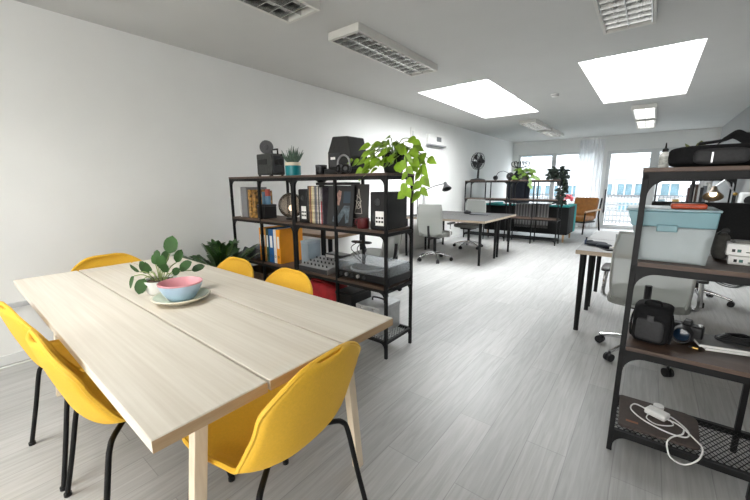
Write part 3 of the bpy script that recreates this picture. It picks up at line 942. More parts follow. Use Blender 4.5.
# vinyl sleeves
cols = [(0.02, 0.02, 0.02), (0.22, 0.12, 0.05), (0.10, 0.03, 0.02), (0.35, 0.27, 0.14), (0.45, 0.38, 0.25), (0.30, 0.26, 0.2), (0.06, 0.06, 0.07), (0.13, 0.12, 0.14), (0.4, 0.36, 0.3), (0.03, 0.03, 0.03), (0.5, 0.48, 0.45), (0.28, 0.02, 0.03), (0.05, 0.04, 0.05)]
cn = ['black', 'tan', 'dark maroon', 'ochre', 'cream', 'beige', 'charcoal', 'slate', 'pale grey', 'jet black', 'off white', 'red', 'plum']
pos = ['leftmost, against the speaker', 'second from the left speaker', 'third from the left speaker', 'fourth from the left speaker', 'fifth from the left speaker', 'sixth from the left speaker', 'seventh from the left speaker', 'in the middle of the row', 'right of the slate one', 'right of the pale grey one', 'fourth from the row right end', 'third from the row right end', 'second from the row right end']
x = -2.268
for i, c in enumerate(cols):
    w = .0118 + (.003 if i % 3 == 0 else 0)
    t = thing('record_sleeve', '%s vinyl record sleeve in the row, %s' % (cn[i], pos[i]), 'record', (x, 1.985, L2), 0, 'vinyl records on the middle shelf')
    hh = .312 if i not in (11, 12, 10) else (.19 if i == 11 else .30)
    MB().box(0, w - .0012, 0, .29, 0, hh).build('sleeve', mat('sleeve ' + cn[i], c, 0.6, 0, 0.3, 40), t, smooth=False)
    MB().box(.001, w - .0025, -.0015, 0, .01, hh - .01).build('spine_print', mat('spine ' + cn[i], tuple(min(1, k * 1.6 + .02) for k in c), 0.6, 0, 0.6, 80), t, smooth=False)
    x += w + .0012
# face out sleeve with an abstract dark picture
fc = thing('album_cover', 'dark album cover facing out, leaning right of the vinyl row', 'album cover', (-2.068, 2.0, L2))
fc.rotation_euler = (R(-6), 0, R(2))
MB().box(0, .275, 0, .006, 0, .315).build('sleeve', mat('black glossy sleeve', (0.015, 0.015, 0.017), 0.3), fc, smooth=False)
pm = MB(); pm.prism([(.08, .16), (.11, .20), (.10, .25), (.12, .28), (.15, .27), (.14, .21), (.13, .16)], 'y', -.0012, -.0004)
pm.build('pale_shape', mat('dull pink print', (0.38, 0.22, 0.18), 0.5, 0, 0.5, 40), fc, smooth=False)
pm = MB(); pm.prism([(.06, .03), (.10, .16), (.12, .16), (.10, .05), (.18, .16), (.24, .16), (.23, .03), (.20, .02), (.19, .10), (.13, .02)], 'y', -.0012, -.0004)
pm.build('slate_shape', mat('slate print', (0.09, 0.12, 0.14), 0.5, 0, 0.6, 30), fc, smooth=False)
pm = MB(); pm.box(.17, .24, -.0012, -.0004, .18, .27); pm.build('blue_shape', mat('dark blue print', (0.03, 0.05, 0.07), 0.5), fc, smooth=False)
fb = thing('black_case', 'flat black case lying across the tops of the vinyl records', 'case', (-2.09, 2.16, L2 + .318))
MB().box(-.17, .18, -.09, .09, 0, .022).build('case_body', M_blackp, fb, bevel=.005)
MB().box(-.03, .03, -.096, -.09, .006, .016).build('clasp', M_darkgrey, fb, bevel=.001)
ps = thing('art_print', 'dark art print with a pale pointed line drawing, standing left of the right speaker', 'print', (-1.775, 2.06, L2))
ps.rotation_euler = (R(-4), 0, R(3))
MB().box(-.085, .085, 0, .012, 0, .325).build('board', mat('charcoal print board', (0.03, 0.028, 0.027), 0.55), ps, smooth=False)
m = MB()
cxp = -.005
for (a, b) in (((-.035, .10), (0, .29)), ((0, .29), (.035, .10)), ((-.03, .20), (.03, .14)), ((-.028, .13), (.028, .20)), ((-.02, .24), (.02, .21)), ((-.03, .10), (.03, .10))):
    m.tube([(cxp + a[0], -.0015, a[1]), (cxp + b[0], -.0015, b[1])], .003, 4)
m.tube([(cxp + .02 * math.cos(k * PI / 8), -.0015, .165 + .026 * math.sin(k * PI / 8)) for k in range(16)], .003, 4, closed=True)
m.tube([(cxp - .05, -.0015, .06), (cxp + .05, -.0015, .052)], .0025, 4)
m.build('line_drawing', mat('pale ink', (0.45, 0.42, 0.37), 0.7), ps, smooth=False)
mg = thing('mug', 'dark red mug in front of the art print on the middle shelf', 'mug', (-1.672, 1.995, L2))
MB().lathe([(0, 0), (.044, 0), (.047, .004), (.047, .075), (.043, .075), (.042, .008), (0, .008)]).build('mug_body', mat('dark red glaze', (0.09, 0.012, 0.015), 0.3), mg)
MB().tube(smooth_pts([(-.046, 0, .062), (-.075, 0, .055), (-.075, 0, .025), (-.046, 0, .016)], 5), .006, 7).build('handle', mat('dark red glaze', (0, 0, 0)), mg)
rt = thing('round_tray', 'round brown wooden tray under the mug at the aisle end of the middle shelf', 'tray', (-1.72, 2.07, .9535))
bpy.data.objects.remove(rt)

# ------------------------------------------------------------------ lower shelf, left units
def binder(label, x0, w, c, y0=1.985, h=.325):
    t = thing('ring_binder', label, 'binder', (x0 + .04, y0, L3), 0, 'binders on the lower shelf')
    mm = mat('binder board %s' % str(c), c, 0.5, 0, 0.04)
    m = MB(); m.box(0, .003, 0, .275, 0, h); m.box(w - .003, w, 0, .275, 0, h); m.box(.003, w - .003, 0, .003, 0, h)
    m.build('cover', mm, t, smooth=False, merge=False)
    MB().box(.005, w - .005, .01, .255, .008, h - .02).build('paper_stack', M_paper, t, smooth=False)
    MB().box(w * .25, w * .75, -.0012, 0, h * .45, h * .8).build('spine_label', M_label if c[0] + c[1] < 1.2 else M_paper, t, smooth=False)
    m = MB(); m.M = Matrix.Translation((w / 2, -.001, h * .2)) @ Euler((R(90), 0, 0)).to_matrix().to_4x4(); m.lathe([(min(.012, w * .3), -.001), (min(.012, w * .3), .002), (min(.008, w * .2), .002), (min(.008, w * .2), -.001)], n=16)
    m.build('finger_ring', M_chrome, t)
    return t
binder('orange ring binder, leftmost of the binder row', -3.05, .062, (0.85, 0.33, 0.012))
binder('narrow pale orange binder right of the leftmost orange one', -2.985, .042, (0.75, 0.36, 0.08))
binder('dark green binder left of the blue binder', -2.94, .04, (0.02, 0.05, 0.035))
binder('blue ring binder in the middle of the row', -2.897, .072, (0.01, 0.10, 0.30))
binder('white binder right of the blue one', -2.822, .04, (0.75, 0.75, 0.75))
binder('orange binder at the right end of the binder row, its side showing', -2.779, .055, (0.85, 0.33, 0.012))
sg = thing('folded_jacket', 'dark grey crumpled jacket on the lower shelf by the wall', 'clothing', (-3.25, 2.1, L3))
m = MB(); m.grid(lambda u, v: (-.13 + .29 * u, -.11 + .23 * v, .002 + (.075 + .012 * math.sin(9 * u + 3 * v) + .01 * math.sin(14 * v)) * min(1, 9 * u * (1 - u)) ** .5 * min(1, 9 * v * (1 - v)) ** .5), 20, 16)
m.build('fabric', mat('dark grey cloth', (0.05, 0.055, 0.065), 0.9, 0, 0.4, 12), sg)
m = MB(); m.sup((.06, 0, .095), (.14, .14, .05), .6); m.build('sleeve', mat('blue grey cloth', (0.15, 0.18, 0.22), 0.9), sg, label='pale blue grey sleeve folded on top')
for k, (x0, x1, hh, lab) in enumerate(((-3.38, -2.93, .25, 'brown wicker crate on the floor shelf beneath the crumpled jacket'), (-2.90, -2.46, .27, 'brown wicker crate on the floor shelf under the binders'))):
    cr = thing('crate', lab, 'crate', ((x0 + x1) / 2, 2.12, L4), 0, 'brown crates on the bottom shelf')
    w = (x1 - x0) / 2
    mm = wood('brown wicker', (0.05, 0.03, 0.018), (0.19, 0.11, 0.06), (30, 30, 6), 0.7)
    m = MB(); m.box(-w, w, -.13, -.118, 0, hh); m.box(-w, w, .118, .13, 0, hh); m.box(-w, -w + .012, -.118, .118, 0, hh); m.box(w - .012, w, -.118, .118, 0, hh); m.box(-w + .012, w - .012, -.118, .118, 0, .012)
    m.build('crate_body', mm, cr, smooth=False, merge=False)
    m = MB(); m.box(-w - .006, w + .006, -.137, -.118, hh, hh + .02); m.box(-w - .006, w + .006, .118, .137, hh, hh + .02); m.box(-w - .006, -w + .012, -.118, .118, hh, hh + .02); m.box(w - .012, w + .006, -.118, .118, hh, hh + .02)
    m.build('rim', mm, cr, smooth=False, merge=False)
# audio gear
m_sil = mat('pale grey panel', (0.33, 0.335, 0.34), 0.35, 0.2, 0.05)
mx = thing('audio_mixer', 'pale grey audio mixer with rows of knobs on the lower shelf', 'mixer', (-2.205, 2.10, L3))
MB().prism([(-.14, 0), (-.14, .045), (.13, .085), (.13, 0)], 'x', -.19, .17).build('chassis', m_sil, mx, smooth=False, bevel=.004)
m = MB(); m.prism([(-.146, .004), (-.146, .04), (-.14, .04), (-.14, .004)], 'x', -.185, .165); m.build('front_panel', M_darkgrey, mx, smooth=False)
for i in range(7):
    for j in range(3):
        y = -.10 + .075 * j
        z = .045 + (y + .14) / .27 * .04
        MB().cyl((-.16 + .047 * i, y, z), (-.16 + .047 * i, y - .002, z + .016), .007, .005, 10).build('knob', M_blackp, mx)
cd = thing('cassette_deck', 'small black deck stacked on the back of the audio mixer', 'deck', (-2.155, 2.20, L3 + .088))
MB().box(-.10, .12, -.055, .06, .006, .045).build('deck_body', M_blackp, cd, bevel=.004)
m = MB()
for x in (-.08, .1): m.cyl((x, -.03, 0), (x, -.03, .008), .01); m.cyl((x, .04, 0), (x, .04, .008), .01)
m.build('feet', M_darkgrey, cd)
MB().box(-.085, .02, -.058, -.055, .012, .038).build('front_display', M_alu, cd, smooth=False)
so = thing('desk_stapler', 'black stapler shaped gadget on the left end of the audio mixer', 'gadget', (-2.355, 2.13, L3 + .088))
bpy.data.objects.remove(so)
tt = thing('turntable', 'black turntable under a clear lid at the aisle end of the lower shelf', 'turntable', (-1.68, 2.125, L3))
MB().box(-.265, .255, -.15, .15, .012, .07).build('plinth', M_blackp, tt, bevel=.005)
for x in (-.25, .23):
    for y in (-.125, .125):
        MB().cyl((x, y, 0), (x, y, .014), .02).build('foot', M_darkgrey, tt)
MB().lathe([(0, 0), (.135, 0), (.14, .004), (.14, .014), (.132, .017), (0, .017)], (-.06, 0, .07), 40).build('platter', M_alu, tt)
MB().lathe([(0, 0), (.128, 0), (.128, .003), (0, .003)], (-.06, 0, .0872), 40).build('record', M_blackp, tt)
MB().tube(smooth_pts([(.17, .09, .11), (.16, .02, .112), (.13, -.05, .108), (.08, -.08, .098)], 5), .005, 8).build('tonearm', M_chrome, tt)
for i in range(5):
    MB().cyl((-.21 + .06 * i, -.150, .042), (-.21 + .06 * i, -.164, .042), .014, n=14).build('knob', M_alu if i % 2 else M_darkgrey, tt)
m_acr = clear('clear acrylic lid', (0.86, 0.89, 0.91), 0.18, 0.03, 0.16, (0.75, 0.77, 0.79))
m = MB(); m.box(-.26, .25, -.145, -.142, .0, .075); m.box(-.26, .25, .142, .145, 0, .075); m.box(-.26, -.257, -.142, .142, 0, .075); m.box(.247, .25, -.142, .142, 0, .075); m.box(-.257, .247, -.142, .142, .072, .075)
m.build('dust_lid', m_acr, tt, (0, 0, .071), smooth=False, merge=False)
pb = thing('pale_box', 'pale blue storage box between the binders and the audio mixer', 'box', (-2.48, 2.185, L3))
pb.scale = (.68, .85, 1)
MB().box(-.08, .07, -.09, .09, 0, .20).build('box_body', mat('pale blue card', (0.36, 0.45, 0.52), 0.6), pb, bevel=.004)
MB().box(-.083, .073, -.093, .093, .20, .225).build('lid', mat('pale blue lid', (0.45, 0.53, 0.58), 0.6), pb, bevel=.004)
# bottom shelf
rg = thing('red_bag', 'bright red cloth bag slumped on the bottom shelf', 'bag', (-2.20, 2.10, L4))
m = MB(); m.sup((0, 0, .155), (.42, .26, .31), .5, 24, 14); m.build('bag_body', mat('red cloth', (0.34, 0.012, 0.016), 0.8, 0, 0.3, 10), rg)
m = MB(); m.tube(smooth_pts([(-.12, -.05, .295), (-.06, -.1, .335), (.06, -.1, .335), (.12, -.05, .295)], 5), .011, 6); m.build('handle', mat('red strap', (0.25, 0.01, 0.012), 0.8), rg)
bk = thing('black_crate', 'black box between red bag and metal case on the bottom shelf', 'box', (-1.885, 2.12, L4))
MB().box(-.09, .08, -.13, .13, 0, .26).build('box_body', M_blackp, bk, bevel=.005)
MB().box(-.094, .084, -.134, .134, .26, .285).build('lid', M_blackp, bk, bevel=.004)
mc = thing('metal_case', 'silver metal case with a top handle at the aisle end of the bottom shelf', 'case', (-1.635, 2.13, L4))
m_al2 = mat('galvanised metal', (0.50, 0.51, 0.51), 0.4, 0.6, 0.1, 30)
MB().box(-.115, .115, -.14, .14, 0, .19).build('case_body', m_al2, mc, bevel=.006)
MB().box(-.119, .119, -.144, .144, .19, .225).build('lid', m_al2, mc, bevel=.006)
MB().tube(smooth_pts([(-.06, 0, .225), (-.055, 0, .25), (0, 0, .256), (.055, 0, .25), (.06, 0, .225)], 4), .008, 8).build('handle', M_blackp, mc)
for x in (-.06, .06):
    MB().box(x - .012, x + .012, -.15, -.143, .165, .215).build('latch', M_chrome, mc, bevel=.002)
# cables behind the left shelving
cbl = MB()
for (x, dx) in ((-2.02, .05), (-1.96, -.04), (-2.08, .08)):
    cbl.tube(smooth_pts([(x, 2.33, .93), (x + dx, 2.36, .82), (x - dx * .5, 2.35, .72), (x + dx, 2.33, .64), (x, 2.31, .56)], 6), .004, 6)
tag(cbl.build('hanging_cable', M_blackp), 'loose black power cable hanging behind the lower shelf by the mixer', 'cable')

# ------------------------------------------------------------------ desks
def make_desk(name, label, x0, x1, y0, y1, z, top_m, leg_m=M_black, group=None, edge=M_ply, inset=.09):
    t = thing(name, label, 'desk', ((x0 + x1) / 2, (y0 + y1) / 2, 0), 0, group)
    w, d = (x1 - x0) / 2, (y1 - y0) / 2
    MB().box(-w, w, -d, d, z - .036, z - .002).build('desktop', edge, t, smooth=False, bevel=.002)
    MB().box(-w + .001, w - .001, -d + .001, d - .001, z - .002, z).build('top_laminate', top_m, t, smooth=False)
    for sx in (-1, 1):
        for sy in (-1, 1):
            px, py = sx * (w - inset), sy * (d - .065)
            l = MB().cyl((px, py, .01), (px, py, z - .036), .019, .026, 14).build('leg', leg_m, t)
            MB().cyl((px, py, 0), (px, py, .012), .021, n=14).build('foot_cap', M_blackp, l)
    return t
m_dkt = mat('charcoal laminate', (0.035, 0.034, 0.033), 0.5, 0, 0.06, 20)
m_grt = mat('pale grey laminate', (0.24, 0.24, 0.238), 0.5, 0, 0.04, 20)
make_desk('desk', 'dark topped desk with pale edge, the nearer of two along the left wall', -3.50, -1.945, 5.22, 6.05, .722, m_dkt, group='desks along the left wall')
make_desk('desk', 'dark topped desk with pale edge, farther one along the left wall', -3.50, -1.945, 6.056, 6.80, .722, m_dkt, group='desks along the left wall')
make_desk('desk', 'pale topped desk on the right with white mesh chair pushed up to it', -.45, 1.08, 3.36, 4.12, .735, m_grt, group='desks by the right wall', inset=.055)
make_desk('desk', 'pale topped desk on the right, beyond the black divider', -.45, 1.08, 4.126, 4.90, .735, m_grt, group='desks by the right wall', inset=.055)
make_desk('desk', 'brown wooden desk behind the left shelving', -3.52, -2.68, 2.66, 4.1, .74, mat('brown table top', (0.2, 0.13, 0.08), 0.5, 0, 0.2, 10), group=None, edge=wood('brown desk edge', (0.16, 0.095, 0.05), (0.34, 0.22, 0.13), (14, 2, 14), 0.5))
# divider
dv = thing('desk_divider', 'large black divider panel standing across the right hand desks', 'divider', (.55, 4.12, .736))
MB().box(-.53, .52, -.018, .018, .02, .39).build('panel', mat('black felt', (0.012, 0.012, 0.013), 0.9, 0, 0.2, 80), dv, bevel=.006)
m = MB(); m.M = Matrix.Translation((-.015, -.018, .155)) @ Euler((R(90), 0, 0)).to_matrix().to_4x4(); m.lathe([(0, .003), (.024, .003), (.026, 0)], n=24)
m.build('grommet', M_darkgrey, dv)
for x in (-.4, .4):
    MB().box(x - .03, x + .03, -.06, .06, 0, .022).build('foot', M_black, dv, bevel=.003)

# ------------------------------------------------------------------ office chairs
m_mesh = clear('pale grey mesh fabric', (1, 1, 1), 0.0, 0.5, 0.80, (0.33, 0.34, 0.32))
m_wframe = mat('pale grey plastic', (0.33, 0.34, 0.32), 0.45, 0, 0.04)
def make_office(label):
    t = thing('office_chair', label, 'office chair', (0, 0, 0), 0, 'white mesh office chairs')
    def bk(u, v):
        x = (u - .5) * (.44 - .05 * abs(2 * v - 1) ** 3)
        z = .44 + .52 * v
        y = -.215 - .06 * v + .045 * (2 * u - 1) ** 2 - .03 * math.sin(PI * v)
        return (x, y, z)
    b = MB().grid(bk, 16, 16).build('backrest', m_mesh, t)
    rim = [bk(i / 14, 0) for i in range(15)] + [bk(1, i / 14) for i in range(1, 15)] + [bk(1 - i / 14, 1) for i in range(1, 15)] + [bk(0, 1 - i / 14) for i in range(1, 14)]
    MB().tube(rim, .009, 6, closed=True).build('back_frame', m_wframe, b)
    MB().tube(smooth_pts([(0, -.05, .40), (0, -.2, .40), (0, -.255, .46), (0, -.275, .62)], 5), .02, 8).build('back_support', M_blackp, t)
    MB().sup((0, .02, .46), (.48, .46, .08), .35, 24, 10).build('seat', mat('grey seat fabric', (0.20, 0.205, 0.19), 0.85, 0, 0.1, 60, 0.2), t)
    MB().box(-.12, .12, -.10, .14, .385, .425).build('mechanism', M_blackp, t, bevel=.01)
    for sx in (-1, 1):
        a = MB().tube(smooth_pts([(sx * .19, -.02, .43), (sx * .27, -.02, .44), (sx * .275, -.02, .54), (sx * .27, 0, .635)], 5), .014, 8).build('armrest', M_chrome, t)
        MB().sup((sx * .27, .03, .65), (.07, .26, .03), .5).build('arm_pad', M_blackp, a)
    MB().cyl((0, 0, .13), (0, 0, .39), .026, n=16).build('gas_lift', M_blackp, t)
    for k in range(5):
        a = 2 * PI * k / 5 + .3
        e = (.285 * math.cos(a), .285 * math.sin(a))
        l = MB().tube([(.02 * math.cos(a), .02 * math.sin(a), .125), (e[0] * .5, e[1] * .5, .11), (e[0], e[1], .072)], [.024, .019, .013], 10).build('base_leg', M_chrome, t)
        m = MB()
        s_ = Vector((-math.sin(a), math.cos(a), 0))
        for q in (-.014, .014):
            c = Vector((e[0], e[1], .03)) + s_ * q
            m.cyl(c - s_ * .009, c + s_ * .009, .03, n=16)
        m.cyl((e[0], e[1], .04), (e[0], e[1], .075), .008, n=8)
        m.build('caster', M_blackp, l, merge=False)
    MB().lathe([(0, .09), (.04, .09), (.045, .12), (.03, .15), (0, .15)], n=20).build('hub', M_chrome, t)
    return t
oc = make_office('white mesh office chair in front of the dark desk, its back to the camera')
oc.location = (-2.81, 5.25, 0); oc.rotation_euler = (0, 0, R(4))
dup(oc, (-2.83, 6.72, 0), R(172), 'white mesh office chair on the far side of the dark desks')
dup(oc, (-2.52, 3.24, 0), R(97), 'white mesh office chair seen through the left shelving, facing the wall')
dup(oc, (.07, 3.16, 0), R(-2), 'white mesh office chair behind the right shelving unit, its back to the camera')
dup(oc, (.52, 5.12, 0), R(186), 'white mesh office chair hidden mostly behind the black divider')

# task lamp on the left desk
m_lampb = mat('black lamp enamel', (0.02, 0.02, 0.022), 0.35)
tl = thing('desk_lamp', 'black jointed desk lamp on the dark desk by the left wall', 'lamp', (-3.33, 5.80, .722))
MB().lathe([(0, 0), (.085, 0), (.09, .012), (.03, .022), (0, .022)]).build('base', m_lampb, tl)
MB().tube([(0, 0, .02), (-.01, 0, .30), (0, 0, .46)], .007, 8).build('lower_arm', m_lampb, tl)
MB().tube([(0, 0, .46), (.2, 0, .53), (.40, 0, .575)], .007, 8).build('upper_arm', m_lampb, tl)
MB().ball((0, 0, .46), .02).build('joint', mat('red joint cap', (0.45, 0.08, 0.08), 0.4), tl, label='small red joint')
def shade(mb, c, d, r, L_):
    d = Vector(d).normalized()
    q = Vector((0, 0, 1)).rotation_difference(d).to_matrix().to_4x4()
    mb.M = Matrix.Translation(c) @ q
    mb.lathe([(r * .25, -.01), (r * .32, .0), (r * .42, L_ * .35), (r, L_), (r * .97, L_), (r * .38, L_ * .36), (r * .2, .005), (0, 0)], n=24)
    return mb
shade(MB(), (.40, 0, .585), (.45, -.3, -.85), .085, .13).build('lamp_shade', m_lampb, tl)
# the two upright grey bars by the wall, and the black object on the desk
mn = thing('monitor', 'monitor stand with two slim uprights on the dark desk', 'stand', (-3.29, 5.55, .722))
MB().box(-.10, .10, -.07, .07, 0, .012).build('base', M_blackp, mn, bevel=.003)
for x in (-.06, .06):
    MB().cyl((x, 0, .01), (x, 0, .38), .008).build('upright', M_darkgrey, mn)
dm = thing('computer_mouse', 'black round gadget on the far dark desk by the white chair', 'gadget', (-2.72, 6.35, .722))
MB().sup((0, 0, .03), (.14, .10, .06), .7).build('body', M_blackp, dm)
MB().sup((.0, -.01, .062), (.05, .05, .02), .7).build('button', M_darkgrey, dm)
kb = thing('laptop', 'thin dark closed laptop lying on the far dark desk', 'laptop', (-2.45, 6.30, .722), R(8))
MB().box(-.17, .17, -.12, .12, .003, .012).build('base', M_darkgrey, kb, bevel=.003)
MB().box(-.17, .17, -.12, .12, .0125, .019).build('lid', mat('slate lid', (0.06, 0.065, 0.075), 0.35, 0.5), kb, bevel=.003)

# ------------------------------------------------------------------ far shelf things
TOP = 1.359
fn = thing('desk_fan', 'black desk fan on the far left shelving unit', 'fan', (-3.25, 8.1, TOP), R(-25))
fn.scale = (1.15, 1.15, 1.15)
MB().lathe([(0, 0), (.15, 0), (.16, .012), (.12, .03), (.03, .045), (0, .045)]).build('base', M_blackp, fn)
MB().cyl((0, 0, .04), (0, .02, .36), .022, .018).build('stem', M_blackp, fn)
m = MB(); m.M = Matrix.Translation((0, .03, .385)) @ Euler((R(90), 0, 0)).to_matrix().to_4x4(); m.lathe([(0, -.10), (.045, -.09), (.055, -.02), (.05, .02), (0, .03)], n=20); m.build('motor', M_blackp, fn)
m = MB()
for rr, yy in ((.165, -.05), (.12, -.085), (.075, -.095), (.165, .01)):
    m.tube([(rr * math.cos(a * PI / 14), .0 + yy, .385 + rr * math.sin(a * PI / 14)) for a in range(28)], .004, 5, closed=True)
for k in range(24):
    a = 2 * PI * k / 24
    m.tube([(.03 * math.cos(a), -.098, .385 + .03 * math.sin(a)), (.12 * math.cos(a), -.087, .385 + .12 * math.sin(a)), (.166 * math.cos(a), -.04, .385 + .166 * math.sin(a)), (.166 * math.cos(a), .01, .385 + .166 * math.sin(a)), (.05 * math.cos(a), .04, .385 + .05 * math.sin(a))], .0022, 4)
m.build('guard', M_black, fn)
for k in range(4):
    a0 = 2 * PI * k / 4 + .5
    m = MB()
    m.grid(lambda u, v: ((.03 + .115 * u) * math.cos(a0 + (v - .5) * (1.0 + .2 * u)), -.03 + .03 * (v - .5), .385 + (.03 + .115 * u) * math.sin(a0 + (v - .5) * (1.0 + .2 * u))), 6, 6)
    m.build('blade', M_darkgrey, fn, solid=.003)
for (x, lab) in ((-2.83, 'small round dark speaker left of the arched wire on the far shelving'), (-2.50, 'round dark speaker right of the arched wire on the far shelving')):
    s_ = thing('round_speaker', lab, 'speaker', (x, 8.1, TOP), 0, 'round speakers on the far shelving')
    r_ = .055 if x < -2.7 else .085
    MB().ball((0, 0, r_ * 1.0), r_, n=20, m=14).build('body', M_darkgrey, s_)
    m = MB(); m.M = Matrix.Translation((0, -r_ * .8, r_)) @ Euler((R(90), 0, 0)).to_matrix().to_4x4(); m.lathe([(0, .012), (r_ * .5, .012), (r_ * .58, 0)], n=18); m.build('grille', M_black, s_)
cb = MB(); cb.tube(smooth_pts([(-2.83, 8.13, TOP + .09), (-2.78, 8.13, TOP + .17), (-2.67, 8.13, TOP + .20), (-2.56, 8.13, TOP + .16), (-2.51, 8.13, TOP + .13)], 6), .006, 6)
tag(cb.build('connecting_wire', M_blackp), 'thin black wire arching between the two round speakers', 'wire')
p2 = thing('trailing_plant', 'bright green plant on the far shelving in front of the coat', 'plant', (-2.22, 8.1, TOP))
MB().lathe([(0, 0), (.07, 0), (.085, .11), (.078, .11), (.07, .09), (0, .09)]).build('pot', mat('grey planter', (0, 0, 0)), p2)
MB().lathe([(0, .1), (.04, .102), (.075, .095)], n=20).build('soil', M_soil, p2)
st, lv = [], []
r2 = random.Random(21)
for i in range(60):
    a = r2.uniform(0, 2 * PI); rr = r2.uniform(.03, .2); z = r2.uniform(.08, .27) - rr * .3
    p = Vector((rr * math.cos(a), rr * .7 * math.sin(a), z))
    if i % 3 == 0: st.append([(0, 0, .09), (p.x * .5, p.y * .5, z * .6 + .09), p])
    lv.append((p, Vector((math.cos(a) + r2.uniform(-.5, .5), math.sin(a) - .3, r2.uniform(-.6, .3))), Vector((r2.uniform(-.5, .5), -.7, .7)), .10, .075))
for i in range(12):
    p = Vector((.12 + .018 * i, -.05, .16 - .012 * i)); lv.append((p, (r2.uniform(-.5, .8), -.3, -.6), (0, -.8, .4), .085, .06))
for i in range(6):
    p = Vector((.17 + .01 * i, -.2, .02 - .03 * i)); lv.append((p, (r2.uniform(-.5, .8), -.3, -.6), (0, -.8, .4), .08, .055))
st.append([(0, 0, .1), (.12, -.05, .15), (.3, -.06, .06)])
st.append([(0, 0, .1), (.1, -.12, .12), (.17, -.2, .02), (.22, -.2, -.14)])
plant_from(p2, st, lv, 'heart', mat('mid green leaf', (0.10, 0.18, 0.025), 0.5, 0, 0.4, 9))
p3 = thing('trailing_plant', 'dark leaved plant trailing down the aisle end of the far shelving', 'plant', (-1.56, 8.1, TOP))
MB().lathe([(0, 0), (.06, 0), (.075, .10), (.07, .10), (.06, .08), (0, .08)]).build('pot', mat('dark pot', (0.05, 0.05, 0.05), 0.6), p3)
MB().lathe([(0, .085), (.04, .087), (.066, .08)], n=20).build('soil', M_soil, p3)
st, lv = [], []
for i in range(80):
    a = r2.uniform(0, 2 * PI); rr = r2.uniform(.02, .14); z = r2.uniform(.06, .25) - rr * .2
    p = Vector((rr * math.cos(a), rr * .7 * math.sin(a), z))
    lv.append((p, Vector((math.cos(a), math.sin(a) - .3, r2.uniform(-.7, .4))), Vector((r2.uniform(-.5, .5), -.7, .7)), .12, .07))
for i in range(70):
    p = Vector((.15 + r2.uniform(-.06, .05) - .03 * max(0, i - 30) / 40, -.1 + r2.uniform(-.05, .1), .10 - .0083 * i)); lv.append((p, (r2.uniform(-1, 1), -.5, r2.uniform(-.9, .1)), (r2.uniform(-.5, .5), -.8, .4), .10, .06))
st.append([(0, 0, .08), (.1, -.05, .17), (.15, -.1, .05), (.16, -.1, -.2), (.13, -.1, -.46)])
plant_from(p3, st, lv, 'oval', mat('dark green purple leaf', (0.016, 0.022, 0.017), 0.6, 0, 0.4, 15, spec=0.2))

# coat stand with coat
cs = thing('coat_stand', 'dark bentwood coat stand by the far left window', 'coat stand', (-2.80, 9.85, 0))
MB().cyl((0, 0, .3), (0, 0, 1.86), .02).build('pole', M_black, cs)
for k in range(4):
    a = 2 * PI * k / 4 + .4
    MB().tube(smooth_pts([(0, 0, .45), (.1 * math.cos(a), .1 * math.sin(a), .35), (.26 * math.cos(a), .26 * math.sin(a), .014)], 6), .014, 8).build('leg', M_black, cs)
for k in range(6):
    a = 2 * PI * k / 6 + .1
    c, s_ = math.cos(a), math.sin(a)
    MB().tube(smooth_pts([(0, 0, 1.66), (.1 * c, .1 * s_, 1.70), (.20 * c, .20 * s_, 1.74), (.22 * c, .22 * s_, 1.82), (.15 * c, .15 * s_, 1.85), (.13 * c, .13 * s_, 1.79)], 5), .010, 7).build('hook', M_black, cs)
ct = thing('coat', 'dark navy coat hanging on the coat stand', 'coat', (-2.80, 9.85, 0))
m = MB()
def coat(u, v):
    a = 2 * PI * u
    z = 1.62 - .85 * v
    w = .07 + .15 * min(1, v * 3) ** .6 + .05 * v
    d = .05 + .08 * min(1, v * 3) ** .6 + .04 * v
    q = 1 + .09 * math.sin(a * 6 + v * 2) * v
    return (w * math.cos(a) * q, d * math.sin(a) * q, z)
m.grid(coat, 40, 14); m.build('coat_body', mat('navy wool', (0.012, 0.014, 0.022), 0.95, 0, 0.3, 30), ct)
for sx in (-1, 1):
    m = MB(); m.tube(smooth_pts([(sx * .16, -.02, 1.52), (sx * .23, -.05, 1.35), (sx * .25, -.06, 1.1), (sx * .24, -.06, .92)], 5), [.06] * 5 + [.058] * 5 + [.055] * 6, 10); m.build('sleeve', mat('navy wool', (0, 0, 0)), ct)
MB().tube(smooth_pts([(-.08, -.06, 1.55), (-.05, -.05, 1.63), (0, .02, 1.64), (.05, -.05, 1.63), (.08, -.06, 1.55)], 5), .022, 8).build('collar', mat('navy wool', (0, 0, 0)), ct)

